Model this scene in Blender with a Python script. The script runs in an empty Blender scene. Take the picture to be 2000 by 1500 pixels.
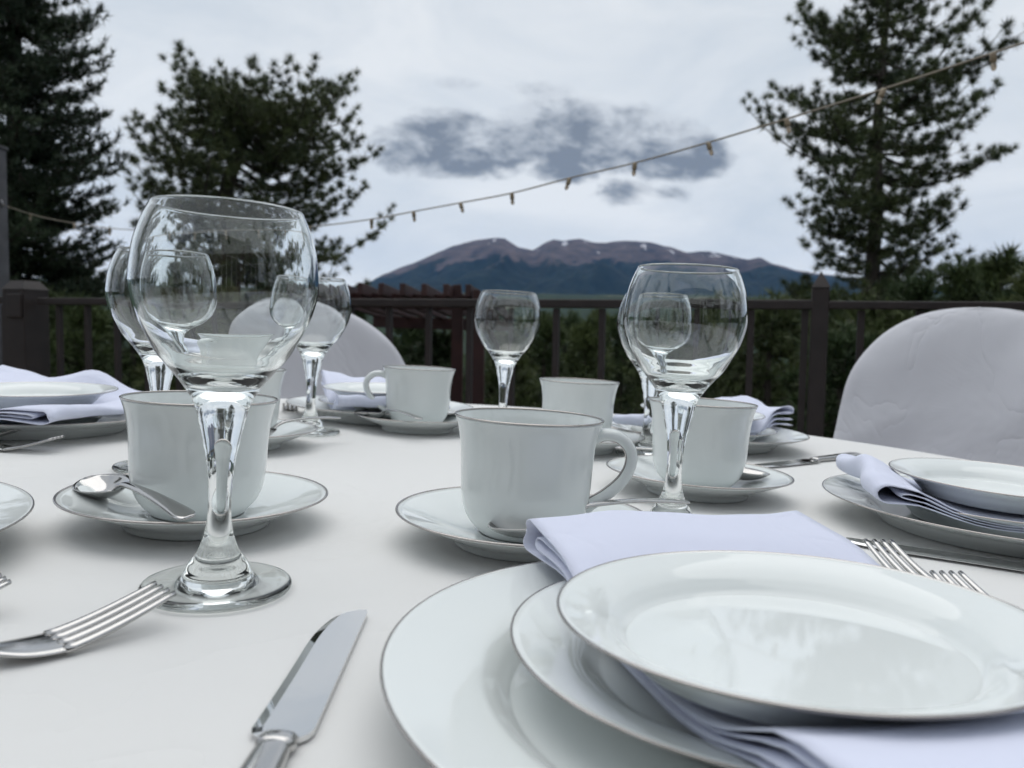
import bpy, math, random
import numpy as np
from mathutils import Vector, Matrix
R = math.radians
scn = bpy.context.scene
COL = scn.collection

# ---------------------------------------------------------------- camera
F_PX, PITCH, ROLL, CAM_H = 1535.4, 0.0656, 0.0542, 0.1374
cam_d = bpy.data.cameras.new('camera')
cam = bpy.data.objects.new('camera', cam_d); COL.objects.link(cam)
cam_d.sensor_width = 36.0
cam_d.lens = F_PX / 2000.0 * 36.0
cam_d.clip_start = 0.01
cam_d.clip_end = 60000
cam.matrix_world = (Matrix.Translation((0, 0, CAM_H)) @ Matrix.Rotation(math.pi/2 - PITCH, 4, 'X') @ Matrix.Rotation(ROLL, 4, 'Z'))
cam_d.dof.use_dof = True
cam_d.dof.focus_distance = 0.50
cam_d.dof.aperture_fstop = 12.5
scn.camera = cam

# ---------------------------------------------------------------- world, sun, exposure
SUN_EL, SUN_AZ = R(73), R(-20)      # azimuth clockwise from +Y
world = bpy.data.worlds.new('World'); scn.world = world; world.use_nodes = True
def build_world():
    nt = world.node_tree; N = nt.nodes; L = nt.links
    for n in list(N): N.remove(n)
    out = N.new('ShaderNodeOutputWorld')
    sky = N.new('ShaderNodeTexSky'); sky.sky_type = 'NISHITA'; sky.sun_disc = False
    sky.sun_elevation = SUN_EL; sky.sun_rotation = SUN_AZ; sky.altitude = 2600
    b1 = N.new('ShaderNodeBackground'); b1.inputs[1].default_value = 0.1
    L.new(sky.outputs[0], b1.inputs[0])
    tc = N.new('ShaderNodeTexCoord')
    def math_(op, a, b=None, c=None, clamp=False):
        m = N.new('ShaderNodeMath'); m.operation = op; m.use_clamp = clamp
        for i, v in enumerate((a, b, c)):
            if v is None: continue
            if isinstance(v, (int, float)): m.inputs[i].default_value = v
            else: L.new(v, m.inputs[i])
        return m.outputs[0]
    sep = N.new('ShaderNodeSeparateXYZ'); L.new(tc.outputs['Generated'], sep.inputs[0])
    x, y, z = sep.outputs
    yy = math_('MAXIMUM', y, 0.15)
    a = math_('ADD', math_('DIVIDE', x, yy), 0.028); b = math_('DIVIDE', z, yy)
    def noise(vec, scale, detail=5, rough=0.55, dist=0.0):
        n = N.new('ShaderNodeTexNoise'); n.inputs['Scale'].default_value = scale
        n.inputs['Detail'].default_value = detail; n.inputs['Roughness'].default_value = rough
        n.inputs['Distortion'].default_value = dist
        L.new(vec, n.inputs['Vector']); return n.outputs['Fac']
    cmb = N.new('ShaderNodeCombineXYZ'); L.new(a, cmb.inputs[0]); L.new(math_('MULTIPLY', b, 1.7), cmb.inputs[1])
    n1 = noise(cmb.outputs[0], 12.0, 9, 0.62, 0.25)
    n2 = noise(cmb.outputs[0], 17.0, 8, 0.6, 0.2)
    # the separate dark cumulus bank over the mountains, and the scraps around it
    def blob(ca, cb, ra, rb, k=1.0):
        da = math_('DIVIDE', math_('SUBTRACT', a, ca), ra); db = math_('DIVIDE', math_('SUBTRACT', b, cb), rb)
        e = math_('ADD', math_('MULTIPLY', da, da), math_('MULTIPLY', db, db))
        return math_('MULTIPLY', math_('SUBTRACT', 1.0, e), k)
    blobs = [blob(-0.045, 0.233, 0.125, 0.045), blob(0.10, 0.252, 0.15, 0.050), blob(0.205, 0.238, 0.085, 0.046),
             blob(0.075, 0.205, 0.05, 0.02, .7), blob(0.165, 0.182, 0.045, 0.020, .45), blob(0.215, 0.183, 0.036, 0.017, .45),
             blob(-0.10, 0.222, 0.075, 0.036, .75), blob(0.05, 0.300, 0.05, 0.014, .35), blob(-0.06, 0.305, 0.03, 0.010, .25)]
    d = blobs[0]
    for q in blobs[1:]: d = math_('MAXIMUM', d, q)
    d = math_('MAXIMUM', d, -1.5)
    dens = math_('ADD', math_('MULTIPLY', d, 1.15), math_('MULTIPLY', math_('SUBTRACT', n1, 0.46), 2.1))
    mr = N.new('ShaderNodeMapRange'); mr.interpolation_type = 'SMOOTHSTEP'
    mr.inputs['From Min'].default_value = 0.02; mr.inputs['From Max'].default_value = 0.70
    L.new(dens, mr.inputs['Value'])
    cloud = math_('MULTIPLY', mr.outputs[0], math_('GREATER_THAN', y, 0.2))
    # dark colour of the bank, mottled
    cr = N.new('ShaderNodeValToRGB'); L.new(math_('ADD', n2, math_('MULTIPLY', math_('SUBTRACT', b, 0.232), 2.6)), cr.inputs[0])
    cr.color_ramp.elements[0].position = 0.43; cr.color_ramp.elements[0].color = (0.205, 0.240, 0.290, 1)
    cr.color_ramp.elements[1].position = 0.70; cr.color_ramp.elements[1].color = (0.64, 0.685, 0.735, 1)
    # thin high overcast: large soft variation over the whole dome
    mp3 = N.new('ShaderNodeMapping'); mp3.inputs['Scale'].default_value = (1, 1, 2.6); L.new(tc.outputs['Generated'], mp3.inputs[0])
    n3 = noise(mp3.outputs[0], 3.4, 7, 0.58, 0.5)
    c2 = N.new('ShaderNodeValToRGB'); L.new(n3, c2.inputs[0])
    c2.color_ramp.elements[0].position = 0.36; c2.color_ramp.elements[0].color = (0.625, 0.685, 0.745, 1)
    c2.color_ramp.elements[1].position = 0.66; c2.color_ramp.elements[1].color = (0.790, 0.825, 0.855, 1)
    hz_ = N.new('ShaderNodeVectorMath'); hz_.operation = 'SCALE'; L.new(c2.outputs[0], hz_.inputs[0])   # overcast a little brighter towards the horizon all round
    L.new(math_('ADD', 1.0, math_('MULTIPLY', math_('POWER', math_('SUBTRACT', 1.0, math_('ABSOLUTE', z)), 4.0), 0.14)), hz_.inputs['Scale'])
    mix = N.new('ShaderNodeMix'); mix.data_type = 'RGBA'
    L.new(math_('MULTIPLY', cloud, 0.97), mix.inputs[0]); L.new(hz_.outputs[0], mix.inputs[6]); L.new(cr.outputs[0], mix.inputs[7])
    b2 = N.new('ShaderNodeBackground'); b2.inputs[1].default_value = 1.0
    L.new(mix.outputs[2], b2.inputs[0])
    ms = N.new('ShaderNodeMixShader'); ms.inputs[0].default_value = 0.96
    L.new(b1.outputs[0], ms.inputs[1]); L.new(b2.outputs[0], ms.inputs[2]); L.new(ms.outputs[0], out.inputs[0])
build_world()
sun_d = bpy.data.lights.new('sun', 'SUN'); sun_d.energy = 1.2; sun_d.angle = R(66); sun_d.color = (1, .97, .93)
sun = bpy.data.objects.new('sun', sun_d); COL.objects.link(sun)
sdir = Vector((math.sin(SUN_AZ)*math.cos(SUN_EL), math.cos(SUN_AZ)*math.cos(SUN_EL), math.sin(SUN_EL)))
sun.rotation_euler = sdir.to_track_quat('Z', 'Y').to_euler(); sun.location = sdir*30
vs = scn.view_settings; vs.view_transform = 'Standard'; vs.look = 'None'; vs.exposure = 0.06; vs.gamma = 1; vs.use_curve_mapping = False
scn.render.engine = 'CYCLES'
cy = scn.cycles
cy.max_bounces = 14; cy.transmission_bounces = 14; cy.glossy_bounces = 5; cy.diffuse_bounces = 3; cy.transparent_max_bounces = 8; cy.volume_bounces = 0
cy.caustics_reflective = True; cy.caustics_refractive = True; cy.blur_glossy = 0.3
cy.use_denoising = True; cy.use_adaptive_sampling = True; cy.adaptive_threshold = 0.02
cy.sample_clamp_indirect = 6.0

# ---------------------------------------------------------------- pixel -> place helpers
CR, SR, CP, SP = math.cos(ROLL), math.sin(ROLL), math.cos(PITCH), math.sin(PITCH)
def ray(px, py):
    a, b = px-1000, py-750
    u = CR*a + SR*b; v = -SR*a + CR*b
    x = u/F_PX; up = -v/F_PX
    return Vector((x, CP + up*SP, -SP + up*CP))
def un(px, py, z=0.0):           # point where the pixel's ray meets the height z over the table
    d = ray(px, py); t = (z-CAM_H)/d.z
    return Vector((d.x*t, d.y*t, z))
def at(px, py, Y):               # point on the pixel's ray at the distance Y
    d = ray(px, py); t = Y/d.y
    return Vector((d.x*t, Y, d.z*t + CAM_H))
TL = R(2.2)                      # the table stands 2.2 degrees out of level with the land around
BGM = np.array([[math.cos(TL), 0, -math.sin(TL)], [0, 1, 0], [math.sin(TL), 0, math.cos(TL)]])
def bg(P):                       # level land frame (origin at the camera) -> scene
    return np.asarray(P, float) @ BGM.T + np.array([0, 0, CAM_H])

# ---------------------------------------------------------------- object helpers
def tag(o, label=None, cat=None, group=None, kind=None):
    if label: o['label'] = label
    if cat: o['category'] = cat
    if group: o['group'] = group
    if kind: o['kind'] = kind
    return o
def empty(name, loc=(0, 0, 0), rz=0.0, M=None):
    o = bpy.data.objects.new(name, None); COL.objects.link(o); o.empty_display_size = 0.02
    if M is not None: o.matrix_world = M
    else:
        o.location = loc; o.rotation_euler = (0, 0, rz)
    return o
def mesh(name, V, Fc, m, smooth=True, normals=None):
    me = bpy.data.meshes.new(name)
    V = np.asarray(V, np.float32)
    if isinstance(Fc, np.ndarray):
        k = Fc.shape[1]; n = len(Fc)
        me.vertices.add(len(V)); me.vertices.foreach_set('co', V.ravel())
        me.loops.add(n*k); me.loops.foreach_set('vertex_index', Fc.astype(np.int32).ravel())
        me.polygons.add(n); me.polygons.foreach_set('loop_start', np.arange(0, n*k, k, dtype=np.int32))
        me.update(calc_edges=True)
    else:
        me.from_pydata([tuple(map(float, v)) for v in V], [], Fc); me.update()
    me.polygons.foreach_set('use_smooth', [smooth]*len(me.polygons))
    if normals is not None:
        me.normals_split_custom_set_from_vertices([tuple(map(float, n)) for n in normals])
    if m is not None: me.materials.append(m)
    return me
def obj(name, me, parent=None, loc=None):
    o = bpy.data.objects.new(name, me); COL.objects.link(o)
    if parent is not None: o.parent = parent
    if loc is not None: o.location = loc
    return o
def copy_tree(o, parent=None):
    c = o.copy(); COL.objects.link(c); c.parent = parent
    for ch in list(o.children): copy_tree(ch, c)
    return c
def spline(P, n):                # Catmull-Rom through the control points, n samples each span
    P = np.asarray(P, float); Q = np.vstack([2*P[0]-P[1], P, 2*P[-1]-P[-2]]); out = []
    for i in range(1, len(Q)-2):
        t = np.linspace(0, 1, n, endpoint=False)[:, None]
        p0, p1, p2, p3 = Q[i-1:i+3]
        out.append(.5*((2*p1) + (-p0+p2)*t + (2*p0-5*p1+4*p2-p3)*t*t + (-p0+3*p1-3*p2+p3)*t**3))
    out.append(P[-1:]); return np.vstack(out)
def lathe_vf(prof, seg):
    prof = np.asarray(prof, float); n = len(prof)
    th = np.linspace(0, 2*np.pi, seg, endpoint=False)
    V = np.stack([np.outer(prof[:, 0], np.cos(th)), np.outer(prof[:, 0], np.sin(th)), np.repeat(prof[:, 1][:, None], seg, 1)], 2).reshape(-1, 3)
    i, j = np.meshgrid(np.arange(n-1), np.arange(seg), indexing='ij'); j2 = (j+1) % seg
    Fq = np.stack([i*seg+j, i*seg+j2, (i+1)*seg+j2, (i+1)*seg+j], 2).reshape(-1, 4)
    return V, Fq
def lathe(name, prof, m, seg=72):  # profile ordered so that its left-hand side is outside when walked bottom to top on the outer wall
    V, Fq = lathe_vf(prof, seg); return mesh(name, V, Fq, m)
def tube_vf(pts, rad, seg=8, flat=1.0, up=(0, 0, 1), cap=True):
    P = np.asarray(pts, float); n = len(P); rad = np.broadcast_to(np.asarray(rad, float), (n,))
    T = np.gradient(P, axis=0); T /= np.linalg.norm(T, axis=1)[:, None] + 1e-12
    V = []
    ref = np.array(up, float)
    for k in range(n):
        s = np.cross(T[k], ref)
        if np.linalg.norm(s) < 1e-4: s = np.cross(T[k], [1, 0, 0.01])
        s /= np.linalg.norm(s); w = np.cross(s, T[k])
        th = np.linspace(0, 2*np.pi, seg, endpoint=False)
        V.append(P[k] + rad[k]*(np.cos(th)[:, None]*s + flat*np.sin(th)[:, None]*w))
    V = np.vstack(V)
    i, j = np.meshgrid(np.arange(n-1), np.arange(seg), indexing='ij'); j2 = (j+1) % seg
    Fq = np.stack([i*seg+j, i*seg+j2, (i+1)*seg+j2, (i+1)*seg+j], 2).reshape(-1, 4)
    return V, Fq
def join(parts):
    V = []; Fq = []; o = 0
    for v, f in parts:
        V.append(v); Fq.append(f+o); o += len(v)
    return np.vstack(V), np.vstack(Fq)
BOXF = [(0, 3, 2, 1), (4, 5, 6, 7), (0, 1, 5, 4), (1, 2, 6, 5), (2, 3, 7, 6), (3, 0, 4, 7)]
def beam_vf(a, b, w, h, up):     # square bar from a to b
    a = np.asarray(a, float); b = np.asarray(b, float); t = b-a; t /= np.linalg.norm(t)
    s = np.cross(t, up); s /= np.linalg.norm(s); q = np.cross(s, t)
    c = [(-1, -1), (1, -1), (1, 1), (-1, 1)]
    V = [p + s*x*w/2 + q*y*h/2 for p in (a, b) for x, y in c]
    return np.array(V), np.array([(3, 2, 1, 0), (4, 5, 6, 7), (0, 1, 5, 4), (1, 2, 6, 5), (2, 3, 7, 6), (3, 0, 4, 7)])
def bevel(o, w=0.003, seg=2):
    m = o.modifiers.new('bevel', 'BEVEL'); m.width = w; m.segments = seg; m.limit_method = 'ANGLE'; return o

# ---------------------------------------------------------------- materials
def mat(name, col, rough=0.5, metal=0.0, var=0.0, vscale=8.0, bump=0.0, bscale=60.0, ior=1.5, spec=0.5, col2=None, stretch=None, sheen=0.0, trans=0.0):
    m = bpy.data.materials.new(name); m.use_nodes = True
    nt = m.node_tree; N = nt.nodes; L = nt.links; p = N['Principled BSDF']
    p.inputs['Base Color'].default_value = (*col, 1); p.inputs['Roughness'].default_value = rough
    p.inputs['Metallic'].default_value = metal; p.inputs['IOR'].default_value = ior
    p.inputs['Specular IOR Level'].default_value = spec
    if sheen: p.inputs['Sheen Weight'].default_value = sheen
    if trans:
        p.inputs['Transmission Weight'].default_value = trans
    tc = N.new('ShaderNodeTexCoord'); vec = tc.outputs['Object']
    if stretch:
        mp = N.new('ShaderNodeMapping'); mp.inputs['Scale'].default_value = stretch; L.new(vec, mp.inputs[0]); vec = mp.outputs[0]
    if var or col2:
        n = N.new('ShaderNodeTexNoise'); n.inputs['Scale'].default_value = vscale; n.inputs['Detail'].default_value = 5; L.new(vec, n.inputs['Vector'])
        r = N.new('ShaderNodeValToRGB'); L.new(n.outputs['Fac'], r.inputs[0])
        c2 = col2 if col2 else tuple(c*(1-var) for c in col)
        r.color_ramp.elements[0].position = .32; r.color_ramp.elements[1].position = .68
        r.color_ramp.elements[0].color = (*c2, 1); r.color_ramp.elements[1].color = (*[min(1, c*(1+var*.5)) for c in col], 1)
        L.new(r.outputs[0], p.inputs['Base Color'])
    if bump:
        n = N.new('ShaderNodeTexNoise'); n.inputs['Scale'].default_value = bscale; n.inputs['Detail'].default_value = 4; L.new(vec, n.inputs['Vector'])
        b = N.new('ShaderNodeBump'); b.inputs['Strength'].default_value = bump; b.inputs['Distance'].default_value = 0.002
        L.new(n.outputs['Fac'], b.inputs['Height']); L.new(b.outputs[0], p.inputs['Normal'])
    return m
def cloth_mat(name, col, weave=900.0, crease=0.25, cscale=9.0, rough=0.85):
    m = mat(name, col, rough, sheen=0.15, spec=0.25)
    nt = m.node_tree; N = nt.nodes; L = nt.links; p = N['Principled BSDF']
    tc = N.new('ShaderNodeTexCoord')
    def wave(axis):
        w = N.new('ShaderNodeTexWave'); w.bands_direction = axis; w.inputs['Scale'].default_value = weave/6.28; w.inputs['Distortion'].default_value = 1.0
        L.new(tc.outputs['Object'], w.inputs['Vector']); return w.outputs['Fac']
    mx = N.new('ShaderNodeMath'); mx.operation = 'ADD'; L.new(wave('X'), mx.inputs[0]); L.new(wave('Y'), mx.inputs[1])
    n = N.new('ShaderNodeTexNoise'); n.inputs['Scale'].default_value = cscale; n.inputs['Detail'].default_value = 3; n.inputs['Distortion'].default_value = 1.2; L.new(tc.outputs['Object'], n.inputs['Vector'])
    s1 = N.new('ShaderNodeMath'); s1.operation = 'SUBTRACT'; L.new(n.outputs['Fac'], s1.inputs[0]); s1.inputs[1].default_value = .5
    s2 = N.new('ShaderNodeMath'); s2.operation = 'ABSOLUTE'; L.new(s1.outputs[0], s2.inputs[0])
    s3 = N.new('ShaderNodeMath'); s3.operation = 'SQRT'; L.new(s2.outputs[0], s3.inputs[0])
    b1 = N.new('ShaderNodeBump'); b1.inputs['Strength'].default_value = 0.25; b1.inputs['Distance'].default_value = 0.0003; L.new(mx.outputs[0], b1.inputs['Height'])
    b2 = N.new('ShaderNodeBump'); b2.inputs['Strength'].default_value = crease; b2.inputs['Distance'].default_value = 0.01; L.new(s3.outputs[0], b2.inputs['Height'])
    L.new(b1.outputs[0], b2.inputs['Normal']); L.new(b2.outputs[0], p.inputs['Normal'])
    return m
M = {}
M['porcelain'] = mat('glazed_porcelain', (0.79, 0.825, 0.815), 0.04, ior=1.52, bump=0.02, bscale=30)
M['trim'] = mat('platinum_trim', (0.44, 0.41, 0.39), 0.2, metal=1.0)
M['silver'] = mat('stainless_steel', (0.52, 0.51, 0.50), 0.12, metal=1.0, var=0.08, vscale=30, bump=0.04, bscale=250, stretch=(1, .12, 1))
M['blade'] = mat('polished_blade_steel', (0.68, 0.68, 0.68), 0.05, metal=1.0, bump=0.08, bscale=22)
M['tablecloth'] = cloth_mat('ivory_tablecloth', (0.795, 0.79, 0.775), 2600, 0.22, 3.0)
M['napkin'] = cloth_mat('white_napkin_cotton', (0.765, 0.795, 0.945), 5200, 0.14, 14.0)
M['cover'] = cloth_mat('white_chair_cover', (0.68, 0.68, 0.72), 2600, 0.55, 4.5)
M['table'] = mat('folding_table_laminate', (0.45, 0.40, 0.33), 0.5)
M['leg_metal'] = mat('grey_steel_leg', (0.25, 0.25, 0.26), 0.4, metal=1.0)
def glass_mat():
    m = bpy.data.materials.new('clear_glass'); m.use_nodes = True; nt = m.node_tree; N = nt.nodes; L = nt.links
    for n in list(N): N.remove(n)
    o = N.new('ShaderNodeOutputMaterial'); g = N.new('ShaderNodeBsdfGlass'); g.inputs['IOR'].default_value = 1.5
    g.inputs['Roughness'].default_value = 0.0; g.inputs['Color'].default_value = (0.985, 0.994, 0.990, 1)
    L.new(g.outputs[0], o.inputs[0]); return m
M['glass'] = glass_mat()
M['deck'] = mat('weathered_deck_board', (0.20, 0.15, 0.12), 0.7, var=.35, vscale=6, bump=.3, bscale=40, stretch=(1, 8, 1))
M['fence'] = mat('brown_stained_rail', (0.024, 0.017, 0.016), 0.6, var=.3, vscale=14, bump=.25, bscale=60)
M['pole'] = mat('grey_timber_pole', (0.085, 0.085, 0.095), 0.7, var=.3, vscale=9, bump=.3, bscale=50)
M['pergola'] = mat('dark_red_stained_timber', (0.042, 0.012, 0.011), 0.6, var=.35, vscale=6, bump=.3, bscale=40)
M['cord'] = mat('cream_cord', (0.30, 0.26, 0.20), 0.6)
M['socket'] = mat('beige_socket', (0.30, 0.24, 0.16), 0.5)
M['bulb'] = mat('clear_bulb', (0.60, 0.50, 0.38), 0.15, trans=.6)
M['bark'] = mat('pine_bark', (0.075, 0.060, 0.052), 0.9, var=.5, vscale=6, bump=.6, bscale=25, stretch=(1, 1, .3))
def leaf_mat(name, c1, c2, scale, vary=1.0):
    m = mat(name, c1, 0.55, spec=.3, col2=c2, vscale=scale, var=.15)
    nt = m.node_tree; N = nt.nodes; L = nt.links; p = N['Principled BSDF']; src = p.inputs['Base Color'].links[0].from_socket
    oi = N.new('ShaderNodeObjectInfo'); mr = N.new('ShaderNodeMapRange'); mr.inputs['To Min'].default_value = .38; mr.inputs['To Max'].default_value = .62
    hs = N.new('ShaderNodeHueSaturation'); L.new(oi.outputs['Random'], mr.inputs['Value']); 
    m2 = N.new('ShaderNodeMapRange'); m2.inputs['To Min'].default_value = .5-.025*vary; m2.inputs['To Max'].default_value = .5+.03*vary; L.new(oi.outputs['Random'], m2.inputs['Value']); L.new(m2.outputs[0], hs.inputs['Hue'])
    m3 = N.new('ShaderNodeMapRange'); m3.inputs['To Min'].default_value = 1+.35*vary; m3.inputs['To Max'].default_value = 1-.25*vary; L.new(oi.outputs['Random'], m3.inputs['Value']); L.new(m3.outputs[0], hs.inputs['Value'])
    L.new(src, hs.inputs['Color']); L.new(hs.outputs[0], p.inputs['Base Color'])
    return m
M['pine'] = leaf_mat('pine_needles', (0.125, 0.150, 0.060), (0.045, 0.066, 0.033), 1.6, .15)
M['spruce'] = leaf_mat('spruce_needles', (0.055, 0.080, 0.042), (0.022, 0.036, 0.022), 1.2, .15)
M['wood'] = leaf_mat('forest_needles', (0.090, 0.120, 0.040), (0.028, 0.044, 0.018), .9)

# ================================================================= THE LAND
rng = np.random.default_rng(7)
def vnoise(x, y, seed=0):
    # value noise on the plane
    xi = np.floor(x).astype(np.int64); yi = np.floor(y).astype(np.int64); fx = x-xi; fy = y-yi
    fx = fx*fx*(3-2*fx); fy = fy*fy*(3-2*fy)
    def h(a, b):
        n = (a*374761393 + b*668265263 + seed*1442695041) & 0x7fffffff
        n = ((n ^ (n >> 13))*1274126177) & 0x7fffffff
        return ((n ^ (n >> 16)) & 0xffff)/65535.0
    return (h(xi, yi)*(1-fx)+h(xi+1, yi)*fx)*(1-fy) + (h(xi, yi+1)*(1-fx)+h(xi+1, yi+1)*fx)*fy
def fbm(x, y, o=4, seed=0, ridged=False):
    s = 0; a = .5; t = 0
    for k in range(o):
        v = vnoise(x*2**k, y*2**k, seed+k)
        if ridged: v = 1-np.abs(2*v-1)
        s = s + a*v; t += a; a *= .5
    return s/t
def land_h(x, y):                # level frame, metres relative to the camera
    r = np.hypot(x, y)
    h = np.interp(r, [0, 3.5, 8, 16, 40, 90, 250, 700, 1500, 2600, 4200, 6500, 9000, 20000], [-1.9, -1.9, -2.5, -3.4, -6.5, -13, -30, -45, -18, 70, 200, 320, 330, 330])
    amp = np.interp(r, [0, 8, 40, 300, 1500, 4000, 9000], [0, .2, .8, 8, 30, 70, 90])
    return h + amp*(fbm(x/np.maximum(r*.25, 20), y/np.maximum(r*.25, 20)+3, 4, 3)-.5)
def build_land():
    rr = np.concatenate([[0.0], np.geomspace(2.5, 16000, 190)]); th = np.linspace(0, 2*np.pi, 320, endpoint=False)
    RR, TT = np.meshgrid(rr, th, indexing='ij')
    x = RR*np.sin(TT); y = RR*np.cos(TT)
    xs = x/1.0; z = land_h(x, y)
    V = bg(np.stack([x, y, z], 2).reshape(-1, 3)); n, s = x.shape
    i, j = np.meshgrid(np.arange(n-1), np.arange(s), indexing='ij'); j2 = (j+1) % s
    Fq = np.stack([i*s+j, (i+1)*s+j, (i+1)*s+j2, i*s+j2], 2).reshape(-1, 4)
    m = bpy.data.materials.new('forested_ground'); m.use_nodes = True; nt = m.node_tree; N = nt.nodes; L = nt.links; p = N['Principled BSDF']
    p.inputs['Roughness'].default_value = 0.95; p.inputs['Specular IOR Level'].default_value = .1
    g = N.new('ShaderNodeNewGeometry')
    def noise(sc, det=5, ro=.6):
        t = N.new('ShaderNodeTexNoise'); t.inputs['Scale'].default_value = sc; t.inputs['Detail'].default_value = det; t.inputs['Roughness'].default_value = ro
        L.new(g.outputs['Position'], t.inputs['Vector']); return t.outputs['Fac']
    r1 = N.new('ShaderNodeValToRGB'); L.new(noise(.012, 8, .7), r1.inputs[0]); e = r1.color_ramp.elements
    e[0].position = .35; e[0].color = (.014, .026, .016, 1); e[1].position = .66; e[1].color = (.036, .056, .030, 1)
    r2 = N.new('ShaderNodeValToRGB'); L.new(noise(.0035, 4, .55), r2.inputs[0]); e = r2.color_ramp.elements
    e[0].position = .60; e[0].color = (0, 0, 0, 1); e[1].position = .66; e[1].color = (1, 1, 1, 1)
    mx = N.new('ShaderNodeMix'); mx.data_type = 'RGBA'; L.new(r2.outputs[0], mx.inputs[0]); L.new(r1.outputs[0], mx.inputs[6]); mx.inputs[7].default_value = (.17, .165, .105, 1)
    L.new(mx.outputs[2], p.inputs['Base Color'])
    b = N.new('ShaderNodeBump'); b.inputs['Strength'].default_value = .8; b.inputs['Distance'].default_value = 4; L.new(noise(.05, 6, .7), b.inputs['Height']); L.new(b.outputs[0], p.inputs['Normal'])
    o = obj('ground', mesh('ground', V, Fq, m)); tag(o, 'forested hillside falling away to a wide green valley', 'ground', kind='structure')
build_land()

def build_mountain():
    sil = [(200, 600), (420, 592), (560, 582), (650, 572), (700, 558), (738, 546), (773, 527), (811, 513), (849, 496), (887, 479), (925, 469), (963, 465), (987, 467), (1013, 484), (1042, 487),
           (1068, 471), (1082, 466), (1101, 471), (1130, 466), (1149, 472), (1182, 474), (1210, 469), (1239, 472), (1272, 474), (1301, 482), (1339, 492), (1386, 491),
           (1420, 498), (1458, 508), (1486, 503), (1505, 513), (1553, 527), (1640, 540), (1800, 556), (2000, 566), (2300, 590)]
    YR = 12000.0; inv = np.linalg.inv(BGM)
    P = np.array([inv @ (np.array(at(x, y, YR)) - [0, 0, CAM_H]) for x, y in sil])
    xs = np.linspace(P[0, 0], P[-1, 0], 420); ridge = np.interp(xs, P[:, 0], P[:, 2]) + 34*(fbm(xs/260, xs*0, 3, 77)-.5)
    ts = np.unique(np.append(np.linspace(0, 1, 110), .72))              # 0 foot, .72 ridge, 1 behind
    X, T = np.meshgrid(xs, ts, indexing='ij')
    base = 230.0
    Y = 7600 + T*(YR-7600)/.72
    prof = np.where(T < .72, (T/.72)**1.25, 1-((T-.72)/.28)**1.2)
    H = base + (ridge[:, None]-base)*prof
    fall = np.sin(np.clip(T/.72, 0, 1)*np.pi)**.8*np.clip((.72-T)/.25, 0, 1)**.6
    g = fbm(X/900 + .25*np.sin(Y/900), Y/2600, 5, 21, True)-.55
    H = H + fall*np.clip(ridge[:, None]-base, 0, None)*.62*g
    Y = Y + 450*(fbm(X/1500, T*2, 3, 40)-.5)*np.sin(np.clip(T/.72, 0, 1)*np.pi)
    H = np.where(T < .01, 60, H)
    V = bg(np.stack([X, Y, H], 2).reshape(-1, 3)); n, s = X.shape
    i, j = np.meshgrid(np.arange(n-1), np.arange(s-1), indexing='ij')
    Fq = np.stack([i*s+j, (i+1)*s+j, (i+1)*s+j+1, i*s+j+1], 2).reshape(-1, 4)
    m = bpy.data.materials.new('mountain_rock_and_forest'); m.use_nodes = True; nt = m.node_tree; N = nt.nodes; L = nt.links; p = N['Principled BSDF']
    p.inputs['Roughness'].default_value = 0.95; p.inputs['Specular IOR Level'].default_value = .1
    g = N.new('ShaderNodeNewGeometry'); sp = N.new('ShaderNodeSeparateXYZ'); L.new(g.outputs['Position'], sp.inputs[0])
    def noise(sc, det=5, ro=.6, st=(1, 1, 1)):
        mp = N.new('ShaderNodeMapping'); mp.inputs['Scale'].default_value = st; L.new(g.outputs['Position'], mp.inputs[0])
        t = N.new('ShaderNodeTexNoise'); t.inputs['Scale'].default_value = sc; t.inputs['Detail'].default_value = det; t.inputs['Roughness'].default_value = ro
        L.new(mp.outputs[0], t.inputs['Vector']); return t.outputs['Fac']
    def mt(op, a, b):
        q = N.new('ShaderNodeMath'); q.operation = op
        for i_, v in enumerate((a, b)):
            if isinstance(v, (int, float)): q.inputs[i_].default_value = v
            else: L.new(v, q.inputs[i_])
        return q.outputs[0]
    # timberline: height with a ragged edge; rises to the right with the land's tilt
    hgt = mt('SUBTRACT', sp.outputs[2], mt('MULTIPLY', sp.outputs[0], 0.0384))
    hh = mt('ADD', hgt, mt('MULTIPLY', mt('SUBTRACT', noise(.0013, 7, .65), .5), 1250))
    tr = N.new('ShaderNodeMapRange'); tr.inputs['From Min'].default_value = 900; tr.inputs['From Max'].default_value = 960; L.new(hh, tr.inputs['Value'])
    rk = N.new('ShaderNodeValToRGB'); L.new(noise(.0035, 7, .65, (1, 1, .5)), rk.inputs[0]); e = rk.color_ramp.elements
    e[0].position = .35; e[0].color = (.050, .046, .050, 1); e[1].position = .65; e[1].color = (.135, .106, .102, 1)
    fo = N.new('ShaderNodeValToRGB'); L.new(noise(.006, 6, .6), fo.inputs[0]); e = fo.color_ramp.elements
    e[0].position = .3; e[0].color = (.007, .014, .014, 1); e[1].position = .7; e[1].color = (.020, .032, .028, 1)
    mx = N.new('ShaderNodeMix'); mx.data_type = 'RGBA'; L.new(tr.outputs[0], mx.inputs[0]); L.new(fo.outputs[0], mx.inputs[6]); L.new(rk.outputs[0], mx.inputs[7])
    # old snow left in the high gullies
    sn = mt('MULTIPLY', mt('GREATER_THAN', noise(.0042, 3, .5, (1.6, .4, .5)), .655), mt('GREATER_THAN', hgt, 1130))
    ms = N.new('ShaderNodeMix'); ms.data_type = 'RGBA'; L.new(mt('MULTIPLY', sn, .7), ms.inputs[0]); L.new(mx.outputs[2], ms.inputs[6]); ms.inputs[7].default_value = (.6, .6, .64, 1)
    L.new(ms.outputs[2], p.inputs['Base Color'])
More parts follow.
